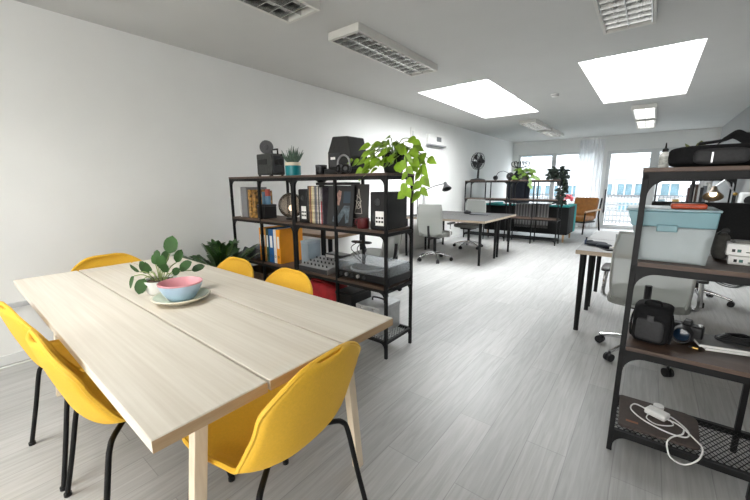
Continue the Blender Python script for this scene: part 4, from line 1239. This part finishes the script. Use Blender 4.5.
# sofa, seen from behind
m_teal = mat('teal velvet', (0.035, 0.34, 0.34), 0.8, 0, 0.12, 20, sheen=0.3)
m_sblk = mat('black upholstery', (0.006, 0.0065, 0.007), 0.85, 0, 0.2, 40)
so = thing('sofa', 'teal sofa with a black back, standing behind the far shelving', 'sofa', (-2.25, 8.95, 0))
MB().box(-.92, .92, -.50, -.34, .17, .77).build('back_panel', m_sblk, so, bevel=.02)
MB().box(-.92, .92, -.50, -.30, .771, .81).build('back_top', m_teal, so, bevel=.015)
MB().box(-.78, .78, -.338, .42, .17, .30).build('seat_frame', m_sblk, so, bevel=.01)
for x in (-.39, .39):
    MB().box(x - .385, x + .385, -.33, .44, .302, .44).build('seat_cushion', m_teal, so, bevel=.03, seg=3)
    MB().box(x - .385, x + .385, -.335, -.16, .445, .80).build('back_cushion', m_teal, so, bevel=.04, seg=3)
for s_ in (-1, 1):
    a_ = MB().box(min(s_ * .79, s_ * .92), max(s_ * .79, s_ * .92), -.335, .222, .17, .77).build('arm_panel', m_sblk, so, bevel=.015)
    MB().box(min(s_ * .78, s_ * .925), max(s_ * .78, s_ * .925), -.295, .45, .771, .81).build('arm_top', m_teal, a_, bevel=.012)
    MB().box(min(s_ * .78, s_ * .925), max(s_ * .78, s_ * .925), .225, .455, .17, .77).build('arm_front', m_teal, a_, bevel=.01)
for x in (-.84, .84):
    for y in (-.43, .36):
        MB().cyl((x, y, 0), (x, y, .17), .016, .026).build('leg', wood('light oak leg', (0.5, 0.32, 0.18), (0.65, 0.45, 0.28), (14, 14, 2)), so)
bl = thing('blanket', 'grey striped blanket hung over the back of the sofa', 'blanket', (-2.08, 8.95, 0))
def blan(u, v):
    x = -.36 + .72 * u
    s_ = v * .95
    w = .012 * math.sin(u * 26)
    if s_ < .12:
        return (x, -.30 - s_ * 1.7 + .0, .822 + .003)
    return (x, -.518 + w * .5 - .01, .822 - (s_ - .12) * .56)
def stripe_mat():
    m, nt, b = new_mat('striped grey wool')
    tc = nt.nodes.new('ShaderNodeTexCoord'); w = nt.nodes.new('ShaderNodeTexWave')
    w.inputs['Scale'].default_value = 5.0; w.bands_direction = 'X'
    r = nt.nodes.new('ShaderNodeValToRGB')
    r.color_ramp.elements[0].color = (0.10, 0.10, 0.105, 1); r.color_ramp.elements[1].color = (0.33, 0.33, 0.33, 1)
    nt.links.new(tc.outputs['Object'], w.inputs['Vector']); nt.links.new(w.outputs['Fac'], r.inputs['Fac']); nt.links.new(r.outputs['Color'], b.inputs['Base Color'])
    b.inputs['Roughness'].default_value = 0.95
    return m
MB().grid(blan, 40, 24).build('blanket_cloth', stripe_mat(), bl, solid=.008)
m = MB()
for i in range(30):
    p = blan((i + .5) / 30, 1)
    m.tube([p, (p[0], p[1], p[2] - .06)], .004, 4)
m.build('fringe', mat('grey wool fringe', (0.3, 0.3, 0.3), 0.95), bl)

# tan armchair
ac = thing('armchair', 'tan leather armchair with wooden arms beside the curtain', 'armchair', (-1.42, 10.45, 0), R(160))
m_tan = mat('tan leather', (0.36, 0.14, 0.025), 0.5, 0, 0.2, 12)
m_oak = wood('oak arm', (0.45, 0.27, 0.13), (0.62, 0.42, 0.24), (4, 14, 14))
q = MB(); q.M = Matrix.Translation((0, -.30, .64)) @ Euler((R(12), 0, 0)).to_matrix().to_4x4(); q.box(-.29, .29, -.06, .06, -.27, .27); q.build('back_cushion', m_tan, ac, bevel=.03, seg=3)
MB().box(-.29, .29, -.24, .32, .33, .45).build('seat_cushion', m_tan, ac, bevel=.03, seg=3)
for s_ in (-1, 1):
    MB().tube([(s_ * .33, -.38, .61), (s_ * .33, -.05, .59), (s_ * .33, .34, .57)], .025, 8).build('armrest', m_oak, ac)
    MB().tube([(s_ * .33, .32, .57), (s_ * .33, .36, .014)], .018, 8).build('leg', M_black, ac)
    MB().tube([(s_ * .33, -.42, .90), (s_ * .33, -.33, .45), (s_ * .33, -.46, .014)], .02, 8).build('leg', M_black, ac)
MB().box(-.33, .33, -.2, .28, .29, .325).build('seat_frame', M_black, ac, bevel=.005)
# pink flowers on the sill
fl = thing('flower_pot', 'pink flowers on the window sill behind the dark trailing plant', 'flowers', (-1.98, YF - .07, WZ0))
MB().lathe([(0, 0), (.06, 0), (.08, .13), (.07, .13), (.06, .1), (0, .1)]).build('pot', M_white, fl)
m = MB()
for i in range(22):
    a = r2.uniform(0, 2 * PI); rr = r2.uniform(0, .22)
    m.ball((rr * math.cos(a), -.02 + .04 * math.sin(a), .30 + r2.uniform(-.08, .10)), .045, (1, .7, .7), 8, 6)
m.build('blossoms', mat('pink petals', (0.75, 0.13, 0.16), 0.7, 0, 0.2), fl)
MB().tube([(0, 0, .1), (0, 0, .3)], .012, 6).build('stem', m_stem, fl)

# ------------------------------------------------------------------ right side: far shelf, lit lamp
dl = thing('desk_lamp', 'lit bronze desk lamp on the right desk beyond the divider', 'lamp', (.62, 4.62, .736))
MB().lathe([(0, 0), (.08, 0), (.085, .015), (.02, .03), (0, .03)]).build('base', m_lampb, dl)
MB().tube([(0, 0, .02), (0, 0, .45)], .007, 8).build('lower_arm', m_lampb, dl)
MB().tube([(0, 0, .45), (-.085, 0, .58)], .006, 8).build('upper_arm', M_alu, dl)
MB().tube([(-.085, 0, .58), (-.16, -.02, .50)], .006, 8).build('head_arm', M_alu, dl)
MB().ball((0, 0, .45), .016).build('joint', mat('brass', (0.5, 0.33, 0.1), 0.3, 1.0), dl, label='small brass joint')
shade(MB(), (-.15, -.01, .505), (-.05, -.55, -.75), .075, .10).build('lamp_shade', mat('bronze enamel', (0.09, 0.065, 0.04), 0.35, 0.6), dl)
m = MB(); m.ball((-.154, -.045, .450), .028); m.build('bulb', emis('lit warm bulb', (1.0, 0.86, 0.6), 2.5), dl)
# clutter on the far right shelving
L2 = .9535
rb = random.Random(31)
xb = .50
names = ['dark maroon', 'charcoal', 'white', 'dark brown', 'pale grey', 'black', 'slate', 'off white', 'umber', 'grey']
cl2 = [(0.05, 0.02, 0.02), (0.03, 0.03, 0.03), (0.6, 0.6, 0.58), (0.05, 0.03, 0.02), (0.4, 0.4, 0.4), (0.012, 0.012, 0.012), (0.08, 0.09, 0.1), (0.5, 0.49, 0.46), (0.09, 0.05, 0.03), (0.2, 0.2, 0.2)]
where = ['leftmost', 'second', 'third', 'fourth', 'fifth', 'sixth', 'seventh', 'eighth', 'ninth', 'rightmost']
for i in range(10):
    w = rb.uniform(.022, .05)
    t = book('tall_book', '%s book, %s in the row on the far right shelving' % (names[i], where[i]), 'book', (xb, 7.99, L2), w, .22, rb.uniform(.24, .33), mat('cover ' + names[i], cl2[i], 0.6, 0, 0.2), 'books on the far right shelving')
    xb += w + .003
bg2 = thing('storage_box', 'dark brown storage box on top of the far right shelving', 'box', (.76, 8.1, TOP))
MB().box(-.26, .26, -.15, .15, 0, .06).build('box_body', mat('dark brown card', (0.04, 0.025, 0.02), 0.7), bg2, bevel=.004)
MB().box(-.265, .265, -.155, .155, .06, .085).build('lid', mat('dark brown card', (0, 0, 0)), bg2, bevel=.004)
for (x, z0, w, lab) in ((.17, L2, .10, 'small pale blue box at the left of the far right shelving'), (.36, L2, .09, 'small ochre box on the far right shelving beside the books')):
    b_ = thing('small_box', lab, 'box', (x, 8.05, z0), 0, 'small boxes on the far right shelving')
    c = (0.3, 0.42, 0.5) if x < .3 else (0.45, 0.3, 0.1)
    MB().box(-w / 2, w / 2, -.05, .05, 0, .045).build('box_body', mat('card %.2f' % x, c, 0.6), b_, bevel=.002)
    MB().box(-w / 2 - .002, w / 2 + .002, -.052, .052, .045, .06).build('lid', M_paper, b_, bevel=.002)
wc = thing('white_speaker', 'white and black device at the right picture edge beyond the divider', 'device', (1.02, 6.6, .0))
MB().box(-.10, .10, -.1, .1, 0, .95).build('pedestal', M_white, wc, bevel=.01)
MB().box(-.09, .09, -.09, .09, .952, 1.16).build('head', M_frame, wc, bevel=.02)
m = MB(); m.M = Matrix.Translation((0, -.09, 1.06)) @ Euler((R(90), 0, 0)).to_matrix().to_4x4(); m.lathe([(0, .006), (.05, .006), (.06, 0)]); m.build('driver', M_blackp, wc)
# floor cables on the right
m = MB()
rc = random.Random(4)
for k in range(4):
    c0 = Vector((.92 + .03 * k, 6.3 + .12 * k, .008 + .004 * k))
    m.tube(smooth_pts([c0 + Vector(((.12 + .02 * k) * math.cos(a), (.3 + .05 * k) * math.sin(a), 0)) for a in [2 * PI * i / 9 + .4 * k for i in range(10)]], 4), .006, 6)
tag(m.build('floor_cable', M_blackp), 'black cables coiled on the floor beyond the right desks', 'cable')
m = MB(); m.tube(smooth_pts([(-3.59, -.6, .006), (-3.56, 0.0, .006), (-3.545, .25, .006), (-3.56, .5, .006), (-3.59, .9, .006), (-3.58, 1.5, .006)], 6), .006, 6)
tag(m.build('wall_cable', M_white), 'white cable running along the floor at the left wall', 'cable')

# things on the right desk
def small(name, label, cat, loc, rz=0):
    return thing(name, label, cat, loc, rz)
gb = small('glove', 'crumpled black cloth on the aisle end of the right desk', 'cloth', (-.31, 3.68, .736), R(-10))
m = MB(); m.sup((-.02, 0, .018), (.16, .14, .036), .7); m.sup((.05, -.06, .016), (.12, .09, .032), .7); m.build('cloth_body', mat('dark navy cloth', (0.02, 0.025, 0.035), 0.9, 0, 0.4, 20), gb, merge=False)
m = MB(); m.sup((-.085, .02, .028), (.05, .08, .03), .7); m.build('fold', mat('dark navy cloth', (0, 0, 0)), gb)
cm_ = small('mobile_phone', 'black phone lying on the right desk beside the crumpled cloth', 'phone', (-.235, 3.52, .736), R(30))
MB().box(-.035, .035, -.07, .07, 0, .008).build('body', M_blackp, cm_, bevel=.003)
MB().box(-.031, .031, -.062, .062, .008, .0088).build('screen', mat('dark screen', (0.01, 0.01, 0.012), 0.1), cm_, smooth=False)
cp = small('figurine', 'tiny blue bottle standing at the corner of the right desk', 'bottle', (-.42, 3.72, .736))
MB().lathe([(0, 0), (.014, 0), (.015, .035), (.007, .045), (.007, .055), (0, .055)], n=14).build('bottle_body', mat('dark blue glass', (0.02, 0.04, 0.10), 0.3), cp)
MB().cyl((0, 0, .055), (0, 0, .066), .008, n=10).build('cap', M_blackp, cp)
gc = small('drinking_glass', 'clear drinking glass on the right desk beside the plastic tub', 'glass', (-.17, 3.80, .736))
MB().lathe([(0, .004), (.028, .004), (.03, .006), (.034, .10), (.032, .10), (.028, .012), (0, .012)]).build('glass_wall', clear('clear tumbler glass', (0.9, 0.93, 0.94), 0.15, 0.02, 0.1), gc)
MB().lathe([(0, 0), (.029, 0), (.029, .004), (0, .004)]).build('glass_foot', clear('glass foot', (0.8, 0.85, 0.87), 0.15, 0.02, 0.1), gc)
ds_ = small('tape_roll', 'small white tape roll lying on the right desk', 'tape', (-.19, 3.55, .736))
MB().lathe([(.022, 0), (.036, 0), (.036, .018), (.022, .018), (.022, 0)]).build('tape', M_white, ds_)
MB().lathe([(.019, 0), (.0215, 0), (.0215, .018), (.019, .018), (.019, 0)]).build('core', mat('card core', (0.5, 0.4, 0.28), 0.8), ds_)

# ------------------------------------------------------------------ right shelving contents
L2, L4 = .9535, .119
bt_ = thing('squeeze_bottle', 'white bottle with a black nozzle on top of the right shelving', 'bottle', (.032, 2.03, TOP))
MB().lathe([(0, 0), (.017, 0), (.0185, .003), (.0185, .058), (.012, .068), (.008, .07), (0, .07)], n=22).build('bottle_body', M_white, bt_)
MB().lathe([(.0187, .014), (.0187, .05)], n=22).build('label', mat('grey printed label', (0.45, 0.46, 0.43), 0.6, 0, 0.3, 120), bt_, label='grey printed paper label')
MB().lathe([(0, .07), (.011, .07), (.011, .082), (.004, .086), (.0022, .108), (0, .108)], n=16).build('nozzle', M_blackp, bt_)
bag = thing('shoulder_bag', 'long black padded bag with straps on top of the right shelving', 'bag', (.36, 2.08, TOP))
m = MB(); m.sup((-.12, 0, .045), (.40, .24, .09), .45, 28, 14); m.build('bag_body', M_blacksoft, bag)
m = MB(); m.sup((-.155, -.105, .04), (.17, .06, .062), .5); m.build('front_pocket', mat('black ripstop', (0.022, 0.022, 0.024), 0.7, 0, 0.2, 80), bag)
m = MB(); m.sup((.22, .02, .04), (.34, .2, .08), .5); m.build('end_pouch', M_blacksoft, bag)
def ribbon(mb, pts, w, up=(0, 1, 0)):
    pts = smooth_pts(pts, 6)
    u = Vector(up).normalized() * (w / 2)
    A = [mb.v(p - u) for p in pts]; B = [mb.v(p + u) for p in pts]
    for i in range(len(pts) - 1):
        mb.f([A[i], A[i + 1], B[i + 1], B[i]])
    return mb
ribbon(MB(), [(-.22, .0, .10), (-.15, .0, .108), (-.105, -.01, .125), (-.08, -.02, .126), (-.02, -.06, .11), (.06, -.10, .07)], .035, (.2, 1, .35)).build('shoulder_strap', M_blacksoft, bag, solid=.005)
ribbon(MB(), [(-.16, -.04, .10), (-.12, -.03, .128), (-.09, -.07, .105), (-.05, -.115, .065), (-.02, -.122, .03)], .04, (.5, .3, .8)).build('carry_strap', M_blacksoft, bag, solid=.005)
MB().box(-.185, -.18, -.138, -.134, .015, .055).build('zip', M_alu, bag, smooth=False)
MB().box(-.05, -.02, -.112, -.106, .008, .024).build('buckle', M_white, bag, bevel=.002)
op = thing('small_plant', 'olive green leaf tips of a small plant behind the black bag', 'plant', (.155, 2.222, TOP))
MB().lathe([(0, 0), (.02, 0), (.026, .05), (.022, .05), (.02, .04), (0, .04)], n=18).build('pot', M_white, op)
m = MB()
m.leaf((0, 0, .05), (.05, -.1, 1), (0, -1, .1), .075, .04, 'round'); m.leaf((-.005, 0, .045), (-.5, -.1, .8), (0, -1, .2), .085, .02); m.leaf((.0, .0, .045), (.6, 0, .7), (0, -1, .2), .06, .025)
m.build('foliage', mat('olive leaf', (0.16, 0.17, 0.05), 0.6, 0, 0.3), op)
# big tub
tub = thing('storage_tub', 'large clear plastic tub with a pale blue lid on the right shelving', 'tub', (-.012, 0, L2))
m_tub = clear('cloudy clear plastic', (0.97, 0.98, 0.98), 0.18, 0.08, 0.30, (0.74, 0.80, 0.82))
m_lid = mat('pale blue translucent lid', (0.11, 0.25, 0.29), 0.35, 0, 0.1, 10)
m = MB()
def tubwall(b, t_, z0, z1):
    A = [m.v(p) for p in ((b[0], b[2], z0), (b[1], b[2], z0), (b[1], b[3], z0), (b[0], b[3], z0))]
    B = [m.v(p) for p in ((t_[0], t_[2], z1), (t_[1], t_[2], z1), (t_[1], t_[3], z1), (t_[0], t_[3], z1))]
    for i in range(4):
        m.f([A[i], A[(i + 1) % 4], B[(i + 1) % 4], B[i]])
    m.f(A)
tubwall((.0, .225, 1.955, 2.215), (-.035, .238, 1.945, 2.218), .002, .155)
m.build('tub_wall', m_tub, tub, smooth=False, solid=.002)
m = MB(); m.tbox((-.038, .240, 1.943, 2.22), (-.058, .243, 1.94, 2.222), .155, .222)
m.build('lid', m_lid, tub, smooth=False, bevel=.004, label='pale blue deep lid')
m = MB(); m.tbox((-.066, .248, 1.938, 2.224), (-.066, .248, 1.938, 2.224), .222, .232); m.build('lid_rim', mat('pale grey blue rim', (0.24, 0.36, 0.40), 0.4), tub, bevel=.003)
MB().box(.05, .12, 1.933, 1.942, .135, .165).build('clip', m_lid, tub, bevel=.003)
m = MB()
for i, (z, c) in enumerate(((.004, 0), (.033, 1), (.062, 0), (.091, 1), (.120, 0))):
    m.box(.012 + .004 * (i % 3) - .004 * i, .212 + .003 * i - .005 * (i % 2), 1.968 + .004 * (i % 2), 2.2, z, z + .0285)
m.build('packed_contents', mat('pale packed paper', (0.66, 0.68, 0.69), 0.7, 0, 0.22, 14), tub, smooth=False, bevel=.004)
orc = thing('orange_case', 'flat orange red case lying on the pale blue tub lid', 'case', (.135, 2.02, L2 + .232))
MB().box(-.058, .058, -.04, .04, 0, .022).build('case_body', mat('orange red plastic', (0.55, 0.075, 0.02), 0.45), orc, bevel=.007, seg=3)
MB().box(-.058, .058, -.041, .041, .010, .0115).build('seam', mat('dark seam', (0.2, 0.02, 0.01), 0.6), orc, smooth=False)
gf = thing('fabric_pouch', 'dark grey fabric pouch between the tub and the white boxes', 'pouch', (.277, 2.19, L2))
m = MB(); m.sup((0, 0, .06), (.055, .10, .12), .55); m.build('pouch_body', mat('dark grey felt', (0.07, 0.068, 0.06), 0.95, 0, 0.2, 60), gf)
m = MB(); m.tube(smooth_pts([(-.018, -.03, .115), (-.01, -.04, .128), (.01, -.04, .128), (.018, -.03, .115)], 4), .004, 6); m.build('drawstring', M_blackp, gf)
for k, (dx, z0, hh, lab) in enumerate(((.006, 0, .037, 'white network box, lower of the two stacked on the right shelving'), (-.004, .038, .052, 'white network box, upper of the two stacked on the right shelving'))):
    rt_ = thing('network_box', lab, 'network box', (.285 + dx, 2.07, L2 + z0), R(-6), 'stacked white network boxes')
    MB().box(0, .24, 0, .13, 0, hh).build('case', M_white, rt_, bevel=.004)
    for i, (px, pw_) in enumerate(((.018, .010), (.034, .012), (.06, .012), (.085, .010), (.11, .012))):
        MB().box(px, px + pw_, -.001, .001, hh * .3, hh * .3 + (.012 if i % 3 != 2 else .004)).build('port', M_ink if i != 1 else mat('teal port', (0.02, 0.12, 0.10), 0.4), rt_, smooth=False)
ud = thing('cable_strip', 'flat grey bracket lying on the upper white network box', 'bracket', (.335, 2.10, L2 + .091), R(4))
MB().prism([(-.04, 0), (-.025, .010), (.06, .008), (.10, .0)], 'y', -.03, .03).build('bracket_body', mat('grey rubber', (0.16, 0.155, 0.14), 0.7), ud, smooth=False, bevel=.002)
# lower shelf of the right unit
cg = thing('camera_bag', 'black boxy camera bag on the right shelving', 'camera bag', (.075, 2.045, L3), R(-8))
cg.scale = (1.04, .9, .95)
m = MB(); m.sup((0, 0, .09), (.135, .15, .18), .35, 28, 16); m.build('bag_body', M_blacksoft, cg)
m = MB(); m.sup((0, -.07, .075), (.10, .035, .11), .35); m.build('front_pocket', mat('black ripstop', (0, 0, 0)), cg)
m = MB(); m.sup((0, 0, .165), (.137, .152, .06), .5); m.build('lid', M_blacksoft, cg)
ribbon(MB(), [(-.03, -.03, .19), (-.025, -.03, .208), (.02, -.03, .21), (.03, -.03, .19)], .03, (0, 1, 0)).build('handle', M_blacksoft, cg, solid=.006)
MB().box(-.012, .012, -.09, -.083, .12, .15).build('buckle', M_darkgrey, cg, bevel=.002)
for s_ in (-1, 1):
    MB().tube(smooth_pts([(s_ * .066, 0, .15), (s_ * .075, -.02, .10), (s_ * .072, -.03, .03), (s_ * .068, .0, .006)], 5), .005, 6).build('side_strap', M_blacksoft, cg)
cam_ = thing('camera', 'black camera with a big lens beside the camera bag', 'camera', (.205, 2.13, L3), R(-12))
MB().box(-.055, .06, -.005, .05, .004, .08).build('camera_body', M_blackp, cam_, bevel=.008)
MB().prism([(-.018, .08), (.018, .08), (.012, .10), (-.012, .10)], 'y', .0, .045).build('viewfinder', M_blackp, cam_, smooth=False, bevel=.002)
m = MB(); m.M = Matrix.Translation((-.008, -.005, .043)) @ Euler((R(90), 0, 0)).to_matrix().to_4x4(); m.lathe([(.036, 0), (.037, .03), (.039, .055), (.036, .06), (.032, .058), (.03, .045), (0, .045)], n=28)
m.build('lens_barrel', M_darkgrey, cam_)
m = MB(); m.M = Matrix.Translation((-.008, -.052, .043)) @ Euler((R(90), 0, 0)).to_matrix().to_4x4(); m.lathe([(0, .006), (.015, .004), (.029, 0)], n=24); m.build('front_glass', mat('coated lens glass', (0.008, 0.02, 0.04), 0.08, 0, 0.3), cam_, label='bluish front glass')
MB().cyl((.045, .02, .08), (.045, .02, .088), .009, n=14).build('shutter_button', M_alu, cam_)
for k, (dz, dx, dy, ww, dd, lab) in enumerate(((0, .0, .0, .20, .15, 'white edged magazine at the bottom of the flat stack beside the camera'), (.013, -.012, -.006, .215, .15, 'white edged magazine on top of the flat stack beside the camera'))):
    b_ = thing('magazine', lab, 'magazine', (.352 + dx, 2.155 + dy, L3 + dz), R(14 - 2 * k), 'magazines on the right shelving')
    MB().box(-ww / 2, ww / 2, -dd / 2, dd / 2, .001, .0115).build('pages', M_paper, b_, smooth=False)
    MB().box(-ww / 2, ww / 2, -dd / 2, dd / 2, .0116, .0126).build('cover', mat('grey cover %d' % k, (0.12, 0.12, 0.12) if k else (0.3, 0.3, 0.3), 0.3), b_, smooth=False)
cc = thing('cable_coil', 'coiled black cable lying on the magazines', 'cable', (.375, 2.175, L3 + .0265))
m = MB()
for k in range(5):
    m.tube([((.062 - .004 * k) * math.cos(a) + .004 * k, (.035 - .002 * k) * math.sin(a), .006 + .006 * k + .003 * math.sin(3 * a + k)) for a in [2 * PI * i / 24 for i in range(24)]], .0045, 6, closed=True)
m.build('coil', M_blackp, cc, merge=False)
MB().cyl((.06, -.04, .006), (.09, -.05, .006), .006, n=10).build('plug', M_blackp, cc)
gp = thing('brass_connectors', 'small brass connector by the camera lens', 'connector', (.228, 2.045, L3))
MB().cyl((0, 0, .006), (.02, -.004, .006), .006, n=12).build('barrel', mat('brass', (0, 0, 0)), gp)
MB().cyl((-.012, .002, .006), (0, 0, .006), .004, n=12).build('tip', M_blackp, gp)
# bottom shelf of the right unit
fm_ = thing('laptop_sleeve', 'dark brown flat sleeve on the bottom shelf of the right unit', 'sleeve', (.135, 2.085, L4), R(2))
m = MB()
pts = []
for (x, y, r, a0) in ((.12, .09, .06, 0), (-.125, .14, .015, 90), (-.125, -.13, .015, 180), (.135, -.115, .03, 270)):
    for i in range(7):
        a = R(a0 + 90 * i / 6)
        pts.append((x + r * math.cos(a), y + r * math.sin(a)))
m.prism(pts, 'z', .0, .014)
m.build('sleeve_body', mat('dark brown leatherette', (0.055, 0.04, 0.034), 0.75, 0, 0.15, 50, 0.2), fm_, bevel=.004)
MB().box(-.11, -.06, -.1, -.085, .0142, .0152).build('tag', mat('orange stitched tag', (0.22, 0.075, 0.03), 0.6), fm_, smooth=False, label='small orange tag')
pa = thing('power_adapter', 'white power adapter brick with a looping white cable on the bottom shelf', 'power adapter', (.15, 2.12, L4 + .0145), R(-25))
MB().box(-.045, .045, -.03, .03, 0, .03).build('brick', M_white, pa, bevel=.008, seg=3)
MB().cyl((-.02, .058, .0), (-.02, .058, .028), .022, n=20).build('plug', M_white, pa)
m = MB()
m.M = Euler((0, 0, R(25))).to_matrix().to_4x4() @ Matrix.Translation((-.15, -2.12, -(L4 + .0145)))
zt = L4 + .019
m.tube(smooth_pts([(.12, 2.14, zt), (.06, 2.165, zt), (.045, 2.10, zt), (.10, 2.03, zt), (.19, 1.99, zt), (.255, 2.0, zt), (.265, 2.06, zt), (.22, 2.13, zt), (.17, 2.16, zt)], 7), .0034, 6)
m.tube(smooth_pts([(.19, 2.09, zt + .01), (.235, 2.075, zt + .006), (.285, 2.0, zt + .004), (.305, 1.935, zt + .008), (.29, 1.885, .118), (.245, 1.865, .085), (.20, 1.872, .095), (.185, 1.905, .132), (.20, 1.945, zt + .008), (.24, 2.0, zt + .008), (.25, 2.05, zt + .004)], 7), .0034, 6)
m.tube(smooth_pts([(.12, 2.10, zt + .01), (.11, 2.06, zt), (.15, 2.03, zt), (.21, 2.06, zt + .004), (.20, 2.10, zt + .006)], 6), .0028, 6)
m.build('cable', M_white, pa, merge=False)

# ------------------------------------------------------------------ light
w = bpy.data.worlds.new('overcast sky')
scene.world = w
w.use_nodes = True
bgn = w.node_tree.nodes['Background']
bgn.inputs['Color'].default_value = (0.93, 0.97, 1.0, 1)
bgn.inputs['Strength'].default_value = 9.0

def portal(x0, x1, z0, z1, y):
    l = bpy.data.lights.new('window_portal', 'AREA')
    l.shape = 'RECTANGLE'; l.size = x1 - x0; l.size_y = z1 - z0
    l.cycles.is_portal = True
    o = bpy.data.objects.new('window_portal', l)
    COL.objects.link(o)
    o.location = ((x0 + x1) / 2, y, (z0 + z1) / 2)
    o.rotation_euler = (R(-90), 0, 0)
portal(W0, W1, WZ0, WZ1, YF + .16)
portal(D0, D1, .0, DZ, YF + .16)

# ------------------------------------------------------------------ camera
f, yaw, pitch, roll, CH = 348.062, .6641, .1883, -.0058, 1.299
cam = bpy.data.cameras.new('camera')
cam.sensor_fit = 'HORIZONTAL'; cam.sensor_width = 36.0
cam.lens = f * 36.0 / 750.0
cam.clip_start = .02; cam.clip_end = 200
co = bpy.data.objects.new('camera', cam)
COL.objects.link(co)
F = Vector((-math.sin(yaw) * math.cos(pitch), math.cos(yaw) * math.cos(pitch), -math.sin(pitch)))
r0 = Vector((math.cos(yaw), math.sin(yaw), 0)); u0 = r0.cross(F)
rr = r0 * math.cos(roll) + u0 * math.sin(roll)
uu = -r0 * math.sin(roll) + u0 * math.cos(roll)
Mx = Matrix(((rr.x, uu.x, -F.x, 0), (rr.y, uu.y, -F.y, 0), (rr.z, uu.z, -F.z, CH), (0, 0, 0, 1)))
co.matrix_world = Mx
scene.camera = co

vs = scene.view_settings
vs.view_transform = 'Standard'
vs.look = 'None'
vs.gamma = 1.0
vs.use_curve_mapping = False
vs.exposure = 0.82
scene.cycles.max_bounces = 8
scene.cycles.diffuse_bounces = 5
scene.cycles.transparent_max_bounces = 16
scene.cycles.use_denoising = True
